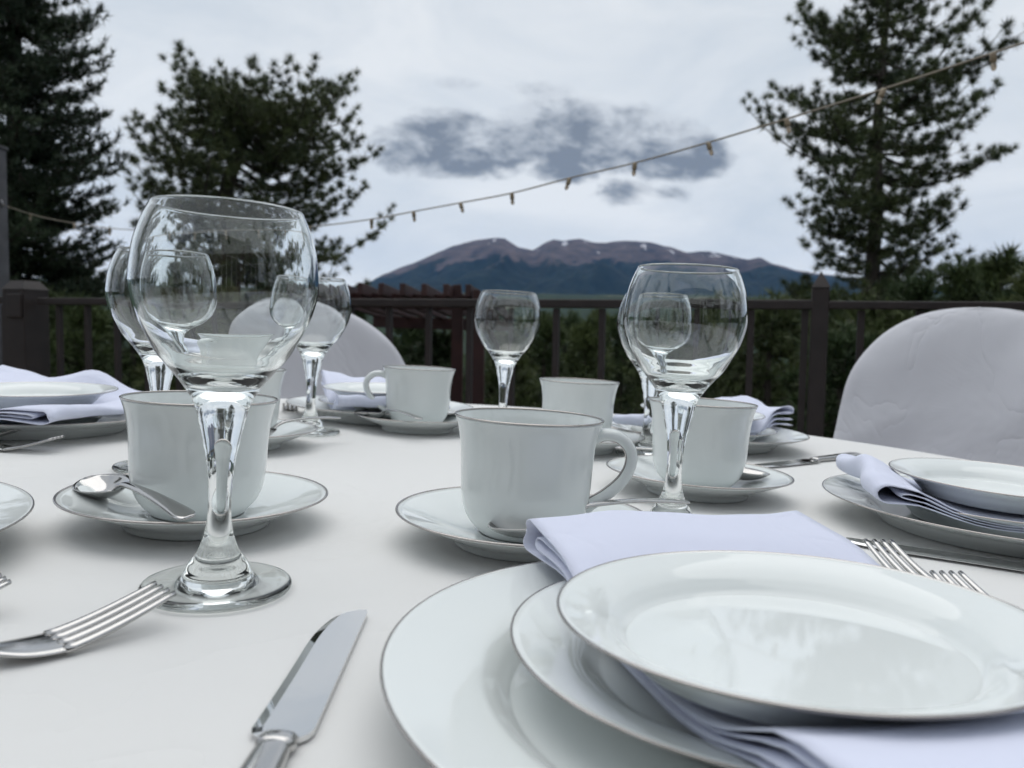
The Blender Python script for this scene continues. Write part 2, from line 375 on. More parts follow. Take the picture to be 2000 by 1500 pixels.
    o = obj('mountain', mesh('mountain', V, Fq, m)); tag(o, 'broad rocky mountain massif with forested lower slopes and snow streaks', 'mountain', kind='structure')
build_mountain()

# ---------------------------------------------------------------- conifers
def needles(C, D, n, length, width, spread, rg, brush=.10):
    """tufts: n thin needles fanning out round direction D at each centre C"""
    C = np.repeat(C, n, 0); D = np.repeat(D, n, 0); k = len(C)
    rnd = rg.normal(size=(k, 3)); v = D + spread*rnd; v /= np.linalg.norm(v, axis=1)[:, None]
    s = np.cross(v, rg.normal(size=(k, 3))); s /= np.linalg.norm(s, axis=1)[:, None] + 1e-9
    ln = length*rg.uniform(.6, 1.15, (k, 1)); w = width*rg.uniform(.7, 1.2, (k, 1))
    C = C - D*rg.uniform(0, brush, (k, 1))
    V = np.stack([C - s*w*.5, C + s*w*.5, C + v*ln], 1)
    return V.reshape(-1, 3), np.arange(k*3).reshape(k, 3)
def unit(v): return v/(np.linalg.norm(v)+1e-12)
def conifer(seed, trunk, trad, env, n_br, sub_gap, sub_len, tuft_gap, nd, rise=0.25, droop=0.1, bare=0.25, top_up=.45, rag=.12, tilt=.0, depth=None, hmin=0.0, hmax=0.98, extra=()):
    """trunk: Nx3 points; env(h)->(left,right) reach; returns (limb verts/faces, needle verts/faces)"""
    rg = np.random.default_rng(seed); tp = spline(trunk, 8); n = len(tp)
    cum = np.linspace(0, 1, n); limbs = [tube_vf(tp, trad*(1-cum*.93)*(1+.08*np.sin(cum*37)), 9)]
    TC = []; TD = []
    def add_branch(p0, az, L, up0, h):
        dirh = np.array([math.cos(az), math.sin(az), 0.0]); m = 9; t = np.linspace(0, 1, m)
        side = np.array([-dirh[1], dirh[0], 0])
        bendy = rg.normal(0, .10)*L; zc = up0*L*t - droop*L*np.sin(t*np.pi)*1.2 + rise*L*t**2.2
        P = p0 + np.outer(t*L, dirh) + np.outer(np.sin(t*np.pi)*bendy, side) + np.outer(zc, [0, 0, 1])
        P[1:] += rg.normal(0, .015*L, (m-1, 3))
        r0 = max(.006, min(trad*.35, .012+L*.013))*(1-.4*h)
        limbs.append(tube_vf(P, r0*(1-t*.8), 5))
        k = max(2, int(L*(1-bare)/sub_gap)); 
        for q in range(k+1):
            f = bare + (1-bare)*(q/k); x = f*(m-1); i0 = min(int(x), m-2); pp = P[i0]*(1-(x-i0)) + P[i0+1]*(x-i0)
            tang = unit(P[i0+1]-P[i0])
            for sgn in ((1, -1) if q < k else (0,)):
                sl = sub_len*rg.uniform(.45, 1.1)*min(1, .45+L*.4)*(1.05-.45*f)
                sd = unit(tang*rg.uniform(.5, 1.1) + sgn*unit(np.cross(tang, [0, 0, 1]))*rg.uniform(.6, 1.1) + np.array([0, 0, rg.uniform(-.25, .5)]))
                if q == k: sd = unit(tang + np.array([0, 0, rise])); sl *= .6
                tt = np.linspace(0, 1, 4); S = pp + np.outer(tt*sl, sd) + np.outer(rise*.6*sl*tt**2, [0, 0, 1])
                limbs.append(tube_vf(S, .006*(1-tt*.6), 3))
                c = max(1, int(sl*.8/tuft_gap))
                for e in range(c+1):
                    g = .3+.7*e/c; pt = pp + sd*sl*g + np.array([0, 0, rise*.6*sl*g*g])
                    TC.append(pt + rg.normal(0, .02, 3)); TD.append(unit(sd + np.array([0, 0, .55]) + rg.normal(0, .25, 3)))
    ga = 2.39996
    for b in range(n_br):
        h = hmin + (hmax-hmin)*((b+.5)/n_br)**.92; h = min(.985, max(0, h+rg.normal(0, .008)))
        az = b*ga + rg.normal(0, .25); p0 = tp[int(h*(n-1))]
        ca = math.cos(az); up0 = rg.uniform(-.10-tilt, .18+tilt)+top_up*h**3; vv = float(vnoise(np.array(az*1.3+40), np.array(h*16.0), seed)); q = rg.uniform(.75, 1.03)*(1-rag+2*rag*vv)
        def reach(hh):
            l, r_ = env(hh); ex = r_ if ca > 0 else l; dp = depth(hh) if depth else (l+r_)/2
            return q/math.sqrt((ca/max(ex, .05))**2 + (math.sin(az)/max(dp, .05))**2)
        L = reach(h); tall = tp[-1][2]-tp[0][2]
        for _ in range(3): L = .5*L+.5*reach(min(.99, max(0, h+(up0+rise)*L/tall)))   # the outline holds where the tip ends up
        add_branch(p0, az, max(L, .12), up0, h)
    for (h, az, L, up0) in extra: add_branch(tp[int(h*(n-1))], az, L, up0, h)
    for e in range(4): TC.append(tp[-1] - [0, 0, .08*e]); TD.append(np.array([0, 0, 1.0]))
    nv = needles(np.array(TC), np.array(TD), nd[0], nd[1], nd[2], nd[3], rg, .04 if nd[3] > 1 else .10)
    return join(limbs), nv
def tree_thing(name, label, base, data, leafm, group=None):
    (lv, lf), (nv, nf) = data; base = np.asarray(base, float)
    t = empty(name, tuple(base)); tag(t, label, 'tree', group)
    obj('trunk', mesh('trunk', lv-base, lf, M['bark']), t)
    obj('crown', mesh('crown', nv-base, nf, leafm, smooth=False), t)
    return t
def px_tree(Y, trunk_px, env_px, ground=True):
    """trunk and reach of a tree that stands Y metres off, from its outline"""
    P = [np.array(at(x, y, Y)) for x, y in trunk_px]; k = Y/F_PX
    z0 = P[0][2]; z1 = P[-1][2]; E = np.array(env_px, float)
    xs = np.array([p[0] for p in P]); zs = np.array([p[2] for p in P])
    ez = np.array([at(1000, y, Y).z for y in E[:, 0]])
    lx = np.array([at(x, y, Y).x for y, x in E[:, :2]]); rx = np.array([at(x, y, Y).x for y, x in E[:, [0, 2]]])
    lz = np.array([at(x, y, Y).z for y, x in E[:, :2]]); rz = np.array([at(x, y, Y).z for y, x in E[:, [0, 2]]])
    def env(h):
        z = z0+(z1-z0)*h; x = np.interp(z, zs, xs)
        l = x-np.interp(z, lz[::-1], lx[::-1]); r_ = np.interp(z, rz[::-1], rx[::-1])-x
        return max(l, .15), max(r_, .15)
    inv = np.linalg.inv(BGM); q = inv @ (P[0]-[0, 0, CAM_H]); g = bg([[q[0], q[1], float(land_h(np.array(q[0]), np.array(q[1])))-.2]])[0]
    return [g]+P, env, (np.linalg.norm(P[0]-g))
def shift_h(env, trunk):         # heights measured from the ground up instead of from the first visible point
    z0 = trunk[0][2]; z1 = trunk[1][2]; z2 = trunk[-1][2]
    return lambda h: env(((z0+(z2-z0)*h)-z1)/(z2-z1))

# right-hand pine
tr, env, _ = px_tree(14.0, [(1700, 600), (1712, 400), (1716, 200), (1735, 0), (1742, -110)],
    [(-120, 1735, 1755), (-50, 1700, 1785), (0, 1665, 1808), (60, 1615, 1835), (110, 1545, 1850), (180, 1535, 1900), (215, 1535, 1975), (270, 1528, 1975), (330, 1528, 1925), (400, 1512, 1930), (455, 1485, 1985), (500, 1495, 1900), (550, 1540, 1850), (640, 1560, 1850)])
tr_h = shift_h(env, tr)
tree_thing('pine_tree', 'tall open pine with upswept tufted branches behind the pointed rail post', tr[0],
    conifer(11, tr, .17, tr_h, 138, .23, .60, .23, (80, .155, .0105, 1.05), rise=.20, droop=.11, bare=.16, top_up=.22, rag=.26, hmin=.17, tilt=.14), M['pine'])
# broad spreading pine left of the middle
tr, env, _ = px_tree(15.0, [(455, 600), (445, 470), (440, 380), (478, 270), (500, 215), (520, 150)],
    [(85, 500, 540), (110, 480, 575), (140, 330, 655), (200, 345, 682), (260, 340, 692), (310, 262, 706), (350, 243, 690), (385, 243, 640), (430, 255, 655), (480, 290, 690), (540, 300, 742), (620, 330, 742)])
tree_thing('pine_tree', 'broad crooked pine with a flat spreading crown beside the pergola', tr[0],
    conifer(23, tr, .24, shift_h(env, tr), 128, .23, .60, .23, (80, .155, .0105, 1.05), rise=.12, droop=.15, bare=.20, top_up=-.08, rag=.40, hmin=.15, hmax=.96, tilt=.12,
            extra=[(.80, math.pi-.05, 1.75, .16), (.62, math.pi+.1, 1.9, .05), (.9, .2, 1.3, .1), (.86, 2.6, 1.3, .2), (.84, .1, 1.6, .1), (.90, 2.9, 1.1, .10)]), M['pine'])
# dense spruce at the left
tr, env, _ = px_tree(11.0, [(20, 640), (25, 400), (30, 100), (20, -200), (20, -480)],
    [(-480, 10, 40), (-200, -60, 110), (-60, -130, 140), (0, -150, 148), (70, -160, 188), (130, -170, 180), (190, -180, 185), (240, -180, 218), (300, -190, 185), (340, -200, 232), (380, -200, 225), (420, -200, 190), (460, -200, 222), (520, -210, 210), (640, -220, 200)])
tree_thing('spruce_tree', 'dense dark spruce with layered drooping branches behind the square rail post', tr[0],
    conifer(31, tr, .20, shift_h(env, tr), 310, .12, .42, .10, (20, .115, .017, .70), rise=.10, droop=.10, bare=.06, top_up=.1, hmin=.12), M['spruce'])

# pines on the slope below the railing: three kinds, copied
def small_pine(seed, H, W, n_br, nd):
    tr = np.array([[0, 0, 0], [.03*H*math.sin(seed), 0, H*.4], [0, .02*H, H*.75], [0, 0, H]])
    env = lambda h: ((W*(1-h)**.75*(.55+.45*min(1, h*5)),)*2)
    return conifer(seed, tr, .022*H+.02, env, n_br, .28, .55, .17, nd, rise=.25, droop=.08, bare=.15, hmin=.06)
protos = []
for i, (sd, H, W, nb) in enumerate([(41, 4.2, 1.35, 46), (42, 5.2, 1.25, 54), (43, 3.4, 1.5, 40)]):
    (lv, lf), (nv, nf) = small_pine(sd, H, W, nb, (24, .19, .020, .7))
    protos.append((mesh('trunk', lv, lf, M['bark']), mesh('crown', nv, nf, M['wood'], smooth=False), H))
def slope_pine(px, Y, top_px, kind, rz, label, group):
    """a pine standing on the slope, Y metres off, whose tip reaches the given pixel height"""
    q = np.linalg.inv(BGM) @ (np.array(at(px, top_px, Y))-[0, 0, CAM_H])
    gz = float(land_h(np.array(q[0]), np.array(q[1])))-.05; tk, ck, H = protos[kind]; s = max(.4, (q[2]-gz)/H)
    b = bg([[q[0], q[1], gz]])[0]
    t = empty('pine_tree', tuple(b), R(rz)); t.scale = (max(.75, s**.8),)*2+(s,); tag(t, label, 'tree', group)
    obj('trunk', tk, t); obj('crown', ck, t)
G1 = 'young pines on the slope below the railing'
LP = ['beyond the railing behind the domed covered chair', 'between the pergola and the pointed rail post', 'between the dark spruce and the pergola']
rg = random.Random(5)
for px, Y, top in [(1500, 10, 585), (1590, 12, 560), (1680, 9, 590), (1770, 11, 545), (1850, 10, 505), (1930, 12, 495), (2010, 9.5, 520), (1960, 8, 600), (1820, 7.5, 640), (1640, 7.5, 650), (2080, 11, 480), (1550, 16, 545), (1900, 17, 500), (2060, 15, 470), (1720, 18, 540)]:
    slope_pine(px, Y, top, rg.randrange(3), rg.uniform(0, 360), ('young pine with its tip above the rail ' if top < 592 else 'low young pine hidden below the rail ')+LP[0], G1)
for px, Y, top in [(980, 9, 690), (1060, 12, 640), (1130, 10, 650), (1200, 13, 632), (1280, 11, 640), (1360, 9.5, 640), (1430, 12, 610), (1010, 18, 650), (1100, 21, 640), (1240, 20, 632), (1330, 22, 625), (1400, 19, 618), (850, 9, 660), (790, 11, 655), (1160, 27, 636), (960, 26, 645)]:
    slope_pine(px, Y, top-22, rg.randrange(3), rg.uniform(0, 360), 'low young pine hidden below the rail '+LP[1], G1)
for px, Y, top in [(-40, 8, 600), (60, 9, 560), (150, 8, 590), (250, 9.5, 555), (330, 8, 590), (410, 10, 560), (500, 9, 590), (590, 10, 560), (680, 12, 570), (120, 13, 520), (300, 14, 500), (560, 14, 540)]:
    slope_pine(px, Y, top, rg.randrange(3), rg.uniform(0, 360), ('young pine with its tip above the rail ' if top < 592 else 'low young pine hidden below the rail ')+LP[2], G1)

def far_wood():
    rg = np.random.default_rng(3); Vs = []; Fs = []; o = 0
    n = 8000; r = np.exp(rg.uniform(np.log(32), np.log(2200), n)); th = rg.uniform(-.75, .75, n)
    x = r*np.sin(th); y = r*np.cos(th)
    keep = fbm(x/np.maximum(r*.12, 12), y/np.maximum(r*.12, 12), 3, 9) > .40
    x, y, r = x[keep], y[keep], r[keep]; z = land_h(x, y)
    for i in range(len(x)):
        H = rg.uniform(5, 10)*(1 if r[i] > 80 else .7); 
        if r[i] < 60: H = min(H, max(2.5, -z[i]-1.0))
        W = H*rg.uniform(.16, .24); k = 5; seg = 7
        base = np.array([x[i], y[i], z[i]])
        for t in range(k):
            f0 = .08+.9*t/k; f1 = min(1.0, f0+.34); a = rg.uniform(0, 6.28)+np.linspace(0, 2*np.pi, seg, endpoint=False)
            rad = W*(1-f0)**.8*rg.uniform(.6, 1.15, seg)
            ring = np.stack([rad*np.cos(a), rad*np.sin(a), f0*H+rg.normal(0, .03*H, seg)], 1)
            Vs.append(base+ring); Vs.append(base+np.array([[0, 0, f1*H]]))
            j = np.arange(seg); Fs.append(np.stack([o+j, o+(j+1) % seg, np.full(seg, o+seg)], 1)); o += seg+1
    V = bg(np.vstack(Vs)); ob = obj('forest', mesh('forest', V, np.vstack(Fs), M['wood'], smooth=False))
    tag(ob, 'distant conifer forest covering the valley below the deck', 'forest', kind='stuff')
far_wood()

# ---------------------------------------------------------------- deck, railing, pole, pergola
DECK_Z = -.89                      # level frame
def fence_pt(u): Yf = 6.83/(u+2.97); return Yf
deck = empty('deck', tuple(bg([[0, 0, DECK_Z]])[0])); tag(deck, 'brown boarded timber deck under the round table', 'deck', kind='structure')
fdir = np.array([-2.97, 1, 0])/math.hypot(2.97, 1); fnor = np.array([1, 2.97, 0])/math.hypot(2.97, 1)
org = np.array([6.83-2.97*2.3, 2.3, 0])
me_board = None
for k in range(38):
    c = org + fnor*(.10-.145*k); a = bg([c+fdir*4.2+[0, 0, DECK_Z-.015]])[0]; b = bg([c-fdir*4.2+[0, 0, DECK_Z-.015]])[0]
    v, f = beam_vf(a, b, .138, .03, (0, 0, 1)); ctr = (a+b)/2
    if me_board is None: me_board = mesh('board', v-ctr, f, M['deck'], smooth=False)
    o = obj('board', me_board, deck); o.location = ctr - np.array(deck.location)
upv = BGM @ np.array([0, 0, 1.0])
rail = empty('deck_railing', tuple(bg([org+[0, 0, DECK_Z]])[0])); tag(rail, 'dark brown metal deck railing with square balusters and two posts', 'railing')
RB = np.array(rail.location)
def fence_at(px, py):              # point on the railing's vertical plane seen at a pixel
    d = np.array(ray(px, py)); n = BGM @ fnor; o = bg([org])[0]; t = ((o-[0, 0, CAM_H]) @ n)/(d @ n)
    return d*t + [0, 0, CAM_H]
def rail_part(name, a, b, w, h, up, m=None, bev=.003):
    v, f = beam_vf(np.asarray(a)-RB, np.asarray(b)-RB, w, h, up); o = obj(name, mesh(name, v, f, m or M['fence'], smooth=False), rail); bevel(o, bev); return o
def floor_drop(p, z):              # the point straight below p (in the land's sense) at level height z
    q = np.linalg.inv(BGM) @ (p-[0, 0, CAM_H]); q[2] = z; return bg([q])[0]
def post(px, top_px, w, cap):
    t = fence_at(px, top_px); b = floor_drop(t, DECK_Z)
    p = rail_part('post', b, t, w, w, BGM @ fnor)
    s = BGM @ fdir; n = BGM @ fnor; hw = w/2+.002; t = t-RB
    c = [t+s*x*hw+n*y*hw for x, y in [(-1, -1), (1, -1), (1, 1), (-1, 1)]]
    if cap == 'point':
        V = c+[t+upv*.042]; Fc = [(0, 1, 4), (1, 2, 4), (2, 3, 4), (3, 0, 4), (3, 2, 1, 0)]
    else:
        c2 = [t+upv*.032+s*x*hw*.6+n*y*hw*.6 for x, y in [(-1, -1), (1, -1), (1, 1), (-1, 1)]]
        V = c+c2; Fc = [(0, 1, 5, 4), (1, 2, 6, 5), (2, 3, 7, 6), (3, 0, 4, 7), (4, 5, 6, 7), (3, 2, 1, 0)]
    o = obj('post_cap', mesh('post_cap', V, Fc, M['fence'], smooth=False), p)
post(1603, 562, .042, 'point'); post(50, 566, .105, 'square')
def rail_seg(x0, y0, x1, y1, h):
    a = fence_at(x0, y0+h*.5); b = fence_at(x1, y1+h*.5); Ym = (a[1]+b[1])/2
    rail_part('top_rail', a, b, .045, h*Ym/F_PX, upv)
    la = floor_drop(a, DECK_Z+.09); lb = floor_drop(b, DECK_Z+.09); rail_part('bottom_rail', la, lb, .03, .03, upv)
rail_seg(-160, 578, 18, 580, 13); rail_seg(82, 581, 1587, 588, 15); rail_seg(1618, 588, 2250, 592, 16)
# sleeve bracket where the rail meets the square post
a = fence_at(56, 598); rail_part('rail_bracket', a-(BGM@fnor)*.062, a-(BGM@fnor)*.054, .07, .085, upv)
i = 0; me_b = None
uu = []
s0 = np.linalg.norm(np.cross(fence_at(1085, 640)-fence_at(832, 640), [0, 0, 1]))/3
anchor = fence_at(1085, 640)
for k in range(-9, 17):
    p = anchor + (BGM @ fdir)*(k*.1335)
    q = floor_drop(p, 0)
    px_u = q[0]/q[1]
    if abs(px_u-.393) < .022 or abs(px_u+.617) < .026: continue
    # top at the underside of the rail
    ta = fence_at(100, 596); tb = fence_at(1580, 606); w = (p[0]-ta[0])/(tb[0]-ta[0]); top = ta+(tb-ta)*w; bot = floor_drop(top, DECK_Z+.105)
    v, f = beam_vf(bot, top, .017, .017, BGM @ fnor); c = (top+bot)/2
    o = obj('baluster', mesh('baluster', v-c, f, M['fence'], smooth=False), rail); o.location = c-RB

# grey pole that carries the string of lights, beyond the railing
pt = np.array(at(-14, 290, 5.0)); pb = pt.copy(); q = np.linalg.inv(BGM) @ (pt-[0, 0, CAM_H]); pb = bg([[q[0], q[1], float(land_h(np.array(q[0]), np.array(q[1])))-.2]])[0]
lp = empty('light_pole', tuple(pb)); tag(lp, 'grey timber pole holding the end of the light string', 'pole')
v, f = beam_vf(pb-pb, pt-pb, .105, .105, (0, 1, 0)); o = obj('shaft', mesh('shaft', v, f, M['pole'], smooth=False), lp); bevel(o, .006)
v, f = beam_vf(pt-pb+upv*.001, pt-pb+upv*.02, .12, .12, (0, 1, 0)); obj('cap', mesh('cap', v, f, M['pole'], smooth=False), lp)
hk = np.array(at(4, 398, 5.0))-pb
v, f = tube_vf(np.array([hk+[-.04, 0, .03], hk+[.0, -.01, .02], hk+[.012, -.012, 0], hk+[0, -.012, -.012]]), .006, 6); obj('hook', mesh('hook', v, f, M['leg_metal']), lp)

# string of lights: runs from the pole, sags, then rises overhead to the right
def strY(px): return 3.25*1.3/((px-1000)/F_PX+1.3)
cpx = [(4, 400), (60, 418), (110, 430), (165, 439), (215, 446), (330, 452), (460, 452), (605, 443), (726, 428), (808, 413), (900, 396), (1000, 377), (1112, 348), (1240, 318), (1384, 278), (1537, 232), (1725, 174), (1940, 103), (2130, 40), (2330, -30)]
cp = np.array([np.array(at(x, y, strY(x) if x > 30 else 4.94)) for x, y in cpx])
ls = empty('string_light', tuple(cp[0])); tag(ls, 'sagging cream cord of small unlit bulbs strung from the grey pole', 'string lights')
v, f = tube_vf(spline(cp-cp[0], 8), .0030, 6); obj('cord', mesh('cord', v, f, M['cord']), ls)
sock = lathe('socket', [(0, .008), (.0085, .008), (.0095, .002), (.0105, -.006), (.0105, -.020), (.009, -.023), (0, -.023)][::-1], M['socket'], 12)
blb = lathe('bulb', [(0, -.022), (.0062, -.022), (.0078, -.027), (.0092, -.034), (.0085, -.041), (.0055, -.047), (0, -.050)][::-1], M['bulb'], 12)
rg = random.Random(2)
for x, y in [(60, 418), (145, 436), (215, 446), (290, 450), (365, 453), (440, 453), (520, 449), (605, 443), (726, 428), (808, 413), (900, 396), (1000, 377), (1112, 348), (1240, 318), (1384, 278), (1537, 232), (1725, 174), (1940, 103), (2200, 16)]:
    p = np.array(at(x, y, strY(x)))-cp[0]
    s = obj('socket', sock, ls, tuple(p+[0, 0, -.006])); s.rotation_euler = (rg.uniform(-.35, .35), rg.uniform(-.35, .35), 0); s.scale = (.85,)*3
    obj('bulb', blb, s)

# pergola on the slope below the deck
pg0 = bg([[-.9, 7.0, float(land_h(np.array(-.9), np.array(7.0)))-.1]])[0]
pg = empty('pergola', tuple(pg0)); tag(pg, 'dark red timber pergola with projecting rafter ends below the deck', 'pergola')
def perg(name, a, b, w, h, up=None):
    v, f = beam_vf(np.asarray(a)-pg0, np.asarray(b)-pg0, w, h, upv if up is None else up); o = obj(name, mesh(name, v, f, M['pergola'], smooth=False), pg); bevel(o, .004); return o
b0 = np.array(at(600, 584, 7.0)); b1 = np.array(at(945, 592, 6.6))
perg('beam', b0, b1, .05, .13); off = np.array([.25, 1.9, 0]); perg('beam', b0+off-upv*.16, b1+off-upv*.16, .05, .13)
rd = b1-b0
for k in range(9):
    t = .03+.115*k; c = b0+rd*t+upv*.085
    tip = -unit(off)*.30 + upv*.0
    perg('rafter', c+tip, c+off*1.12-upv*.16, .045, .10)
def ppost(px, w, Y, n=None):
    t = np.array(at(px, 600, Y)); b = floor_drop(t, -3.2); perg('post', b, t+upv*.03, w, w, np.array([0, 1, 0]))
ppost(894, .095, 6.62); ppost(931, .135, 6.35); ppost(640, .10, 6.95)
perg('post_tip', np.array(at(931, 600, 6.35))+upv*.03, np.array(at(931, 566, 6.35)), .06, .10, np.array([0, 1, 0]))
perg('post_tip', np.array(at(894, 590, 6.62))+upv*.03, np.array(at(892, 556, 6.62)), .075, .05, np.array([0, 1, 0]))

# unseen house and pines, added to darken the reflections and the near cup sides
def build_added_house():
    HY = -3.4; o0 = bg([[0, HY, DECK_Z]])[0]; t = empty('house', tuple(o0)); tag(t, 'unseen brown timber house added behind the viewer for dark reflections', 'house')
    M['siding'] = mat('brown_siding', (.10, .075, .06), .7, var=.3, vscale=4, bump=.3, bscale=30, stretch=(.2, 1, 6)); M['roofing'] = mat('grey_shingle', (.07, .07, .075), .85, var=.4, vscale=5)
    M['pane'] = mat('window_glass', (.03, .035, .04), .03); M['frame'] = mat('white_window_frame', (.72, .72, .70), .5)
    def bx(name, x0, x1, y0, y1, z0, z1, m, par=t):
        V = bg([[x, HY+y, DECK_Z+z] for z in (z0, z1) for x, y in ((x0, y0), (x1, y0), (x1, y1), (x0, y1))])-o0
        return obj(name, mesh(name, V, BOXF, m, smooth=False), par)
    bx('wall', -7, 6, -6, 0, 0, 2.9, M['siding'])
    for x0, x1, z0, z1 in [(-5.6, -3.6, .8, 2.2), (-2.6, -.4, .15, 2.3), (1.2, 2.2, .05, 2.15), (3.2, 5.2, .8, 2.2)]:
        w = bx('window' if z0 > .1 else 'door', x0, x1, .0, .05, z0, z1, M['frame'])
        n = 2; g = (x1-x0)/n
        for q in range(n): bx('pane', x0+g*q+.06, x0+g*(q+1)-.06, .051, .056, z0+.07, z1-.07, M['pane'], w)
    V = bg([[x, HY+y, DECK_Z+z] for x, y, z in [(-7.6, .8, 2.75), (6.6, .8, 2.75), (6.6, -3, 4.6), (-7.6, -3, 4.6), (-7.6, -6.8, 2.75), (6.6, -6.8, 2.75), (-7.6, .8, 2.9), (6.6, .8, 2.9), (6.6, -3, 4.78), (-7.6, -3, 4.78), (-7.6, -6.8, 2.9), (6.6, -6.8, 2.9)]])-o0
    obj('roof', mesh('roof', V, [(0, 3, 2, 1), (3, 4, 5, 2), (6, 7, 8, 9), (9, 8, 11, 10), (0, 1, 7, 6), (4, 10, 11, 5), (0, 6, 9, 3), (3, 9, 10, 4), (1, 2, 8, 7), (2, 5, 11, 8)], M['roofing'], smooth=False), t)
build_added_house()
for x, y, h, kk in [(-8.5, -2, 9, 0), (-10, 3, 10, 1), (-9.5, -8, 11, 2), (9, -3, 9, 1), (8.5, 3.5, 8, 0), (11, 1, 11, 2), (9.5, -9, 11, 0)]:  # pines out of view, added as dark shapes for glass and steel to mirror
    gz = float(land_h(np.array(x), np.array(y)))-.05; tk, ck, H = protos[kk]; e_ = empty('pine_tree', tuple(bg([[x, y, gz]])[0]), R(x*37)); e_.scale = (h/H*.8, h/H*.8, h/H)
    tag(e_, 'unseen tall pine added beside the house for dark reflections', 'tree', 'unseen pines added round the house'); obj('trunk', tk, e_); obj('crown', ck, e_)

# ================================================================= TABLE
TC = np.array([-.05, .715]); TR = .755
def build_table():
    t = empty('round_table', (TC[0], TC[1], -.75)); tag(t, 'round folding table hidden under the ivory cloth', 'table')
    obj('tabletop', lathe('tabletop', [(0, .72), (TR-.02, .72), (TR-.012, .724), (TR-.012, .744), (TR-.02, .747), (0, .747)], M['table'], 64), t)
    for a in (45, 135, 225, 315):
        x, y = .45*math.cos(R(a)), .45*math.sin(R(a)); v, f = tube_vf([(x, y, -.03), (x, y, .4), (x, y, .722)], .014, 10); obj('leg', mesh('leg', v, f, M['leg_metal']), t)
    th = np.linspace(0, 2*np.pi, 240, endpoint=False); rows = [(0.0, 0), (.2, 0), (.4, 0), (.55, 0), (.65, 0), (.72, 0), (TR-.012, 0), (TR-.005, -.0008), (TR-.001, -.003), (TR+.001, -.008)] + [(TR+.002, -.008-.062*k) for k in range(1, 12)]
    V = []
    for k, (r, z) in enumerate(rows):
        d = max(0, -z-.02); w = d*.10*np.sin(th*13+.6*np.sin(th*3)) + d*.05*np.sin(th*29+1.3) + d*.07
        V.append(np.stack([(r+w)*np.cos(th), (r+w)*np.sin(th), np.full_like(th, z)], 1))
    V = np.vstack(V); n = len(rows); s = 240
    i, j = np.meshgrid(np.arange(n-1), np.arange(s), indexing='ij'); j2 = (j+1) % s
    Fq = np.stack([(i+1)*s+j, (i+1)*s+j2, i*s+j2, i*s+j], 2).reshape(-1, 4)
    o = obj('tablecloth', mesh('tablecloth', V, Fq, M['tablecloth'])); o.location = (TC[0], TC[1], 0)
    tag(o, 'ivory tablecloth hanging to the deck all round the table', 'tablecloth')
build_table()

# ---------------------------------------------------------------- crockery meshes
def trim_ring(name, r, z, t=.0009, w=.0011):
    th = np.linspace(0, 2*np.pi, 10, endpoint=False)
    return lathe(name, [(r+w*math.cos(a), z+t*math.sin(a)) for a in list(th)+[0]], M['trim'], 96)
def dish(name, top, bot, seg=96):  # top profile centre->rim, underside rim->centre
    top = spline(top, 5); bot = spline(bot, 5)
    return lathe(name, np.vstack([top, bot])[::-1], M['porcelain'], seg)
ME = {}
ME['charger'] = dish('charger', [(0, .0052), (.05, .0052), (.084, .0056), (.0905, .0068), (.097, .0115), (.101, .0140), (.110, .0165), (.125, .0200), (.1345, .0222)],
                     [(.1352, .0214), (.125, .0180), (.105, .0128), (.098, .0085), (.092, .0035), (.089, .0004), (.086, .0003), (.084, .0022), (.04, .0022), (0, .0022)])
ME['charger_trim'] = trim_ring('rim_band', .1349, .0218, .0006, .0006)
ME['salad'] = dish('salad', [(0, .0050), (.04, .0050), (.057, .0054), (.0625, .0068), (.068, .0110), (.072, .0132), (.080, .0160), (.0945, .0200)],
                   [(.0952, .0192), (.080, .0142), (.072, .0112), (.067, .0070), (.063, .0030), (.061, .0004), (.0585, .0003), (.057, .0022), (.03, .0022), (0, .0022)])
ME['salad_trim'] = trim_ring('rim_band', .0949, .0196, .0006, .0006)
ME['bread'] = dish('bread', [(0, .0046), (.03, .0046), (.0540, .0048), (.0585, .0056), (.0620, .0088), (.0650, .0114), (.0710, .0146), (.0815, .0180)],
                   [(.0822, .0172), (.0710, .0130), (.0650, .0096), (.0615, .0060), (.0580, .0026), (.0560, .0004), (.0535, .0003), (.0520, .0020), (.02, .0020), (0, .0020)])
ME['bread_trim'] = trim_ring('rim_band', .0819, .0176, .0006, .0006)
ME['saucer'] = dish('saucer', [(0, .0058), (.026, .0058), (.029, .0070), (.032, .0066), (.045, .0088), (.062, .0142), (.0825, .0208)],
                    [(.0830, .0199), (.064, .0118), (.052, .0070), (.047, .0040), (.0455, .0004), (.0435, .0003), (.042, .0028), (.02, .0030), (0, .0030)])
ME['saucer_trim'] = trim_ring('rim_band', .0827, .0205, .0007, .0009)
CR_ = .0483
cz = .0062
co = spline([(.0265, cz+.0002), (.0285, cz+.0012), (.0315, cz+.0040), (.0370, cz+.0105), (.0405, cz+.0190), (.0422, cz+.0300), (.0428, cz+.0430), (.0437, cz+.0570), (.0457, cz+.0690), (.0482, cz+.0768)], 5)
ci = spline([(.0473, cz+.0767), (.0446, cz+.0690), (.0424, cz+.0570), (.0414, cz+.0430), (.0407, cz+.0310), (.0388, cz+.0205), (.0350, cz+.0120), (.028, cz+.0068), (.016, cz+.0048), (0, cz+.0045)], 5)
ME['cup'] = lathe('cup', np.vstack([[(0, cz+.0016), (.022, cz+.0016), (.0240, cz+.0002)], co, ci]), M['porcelain'], 96)
ME['cup_trim'] = trim_ring('rim_band', .04775, cz+.0771, .0006, .0008)
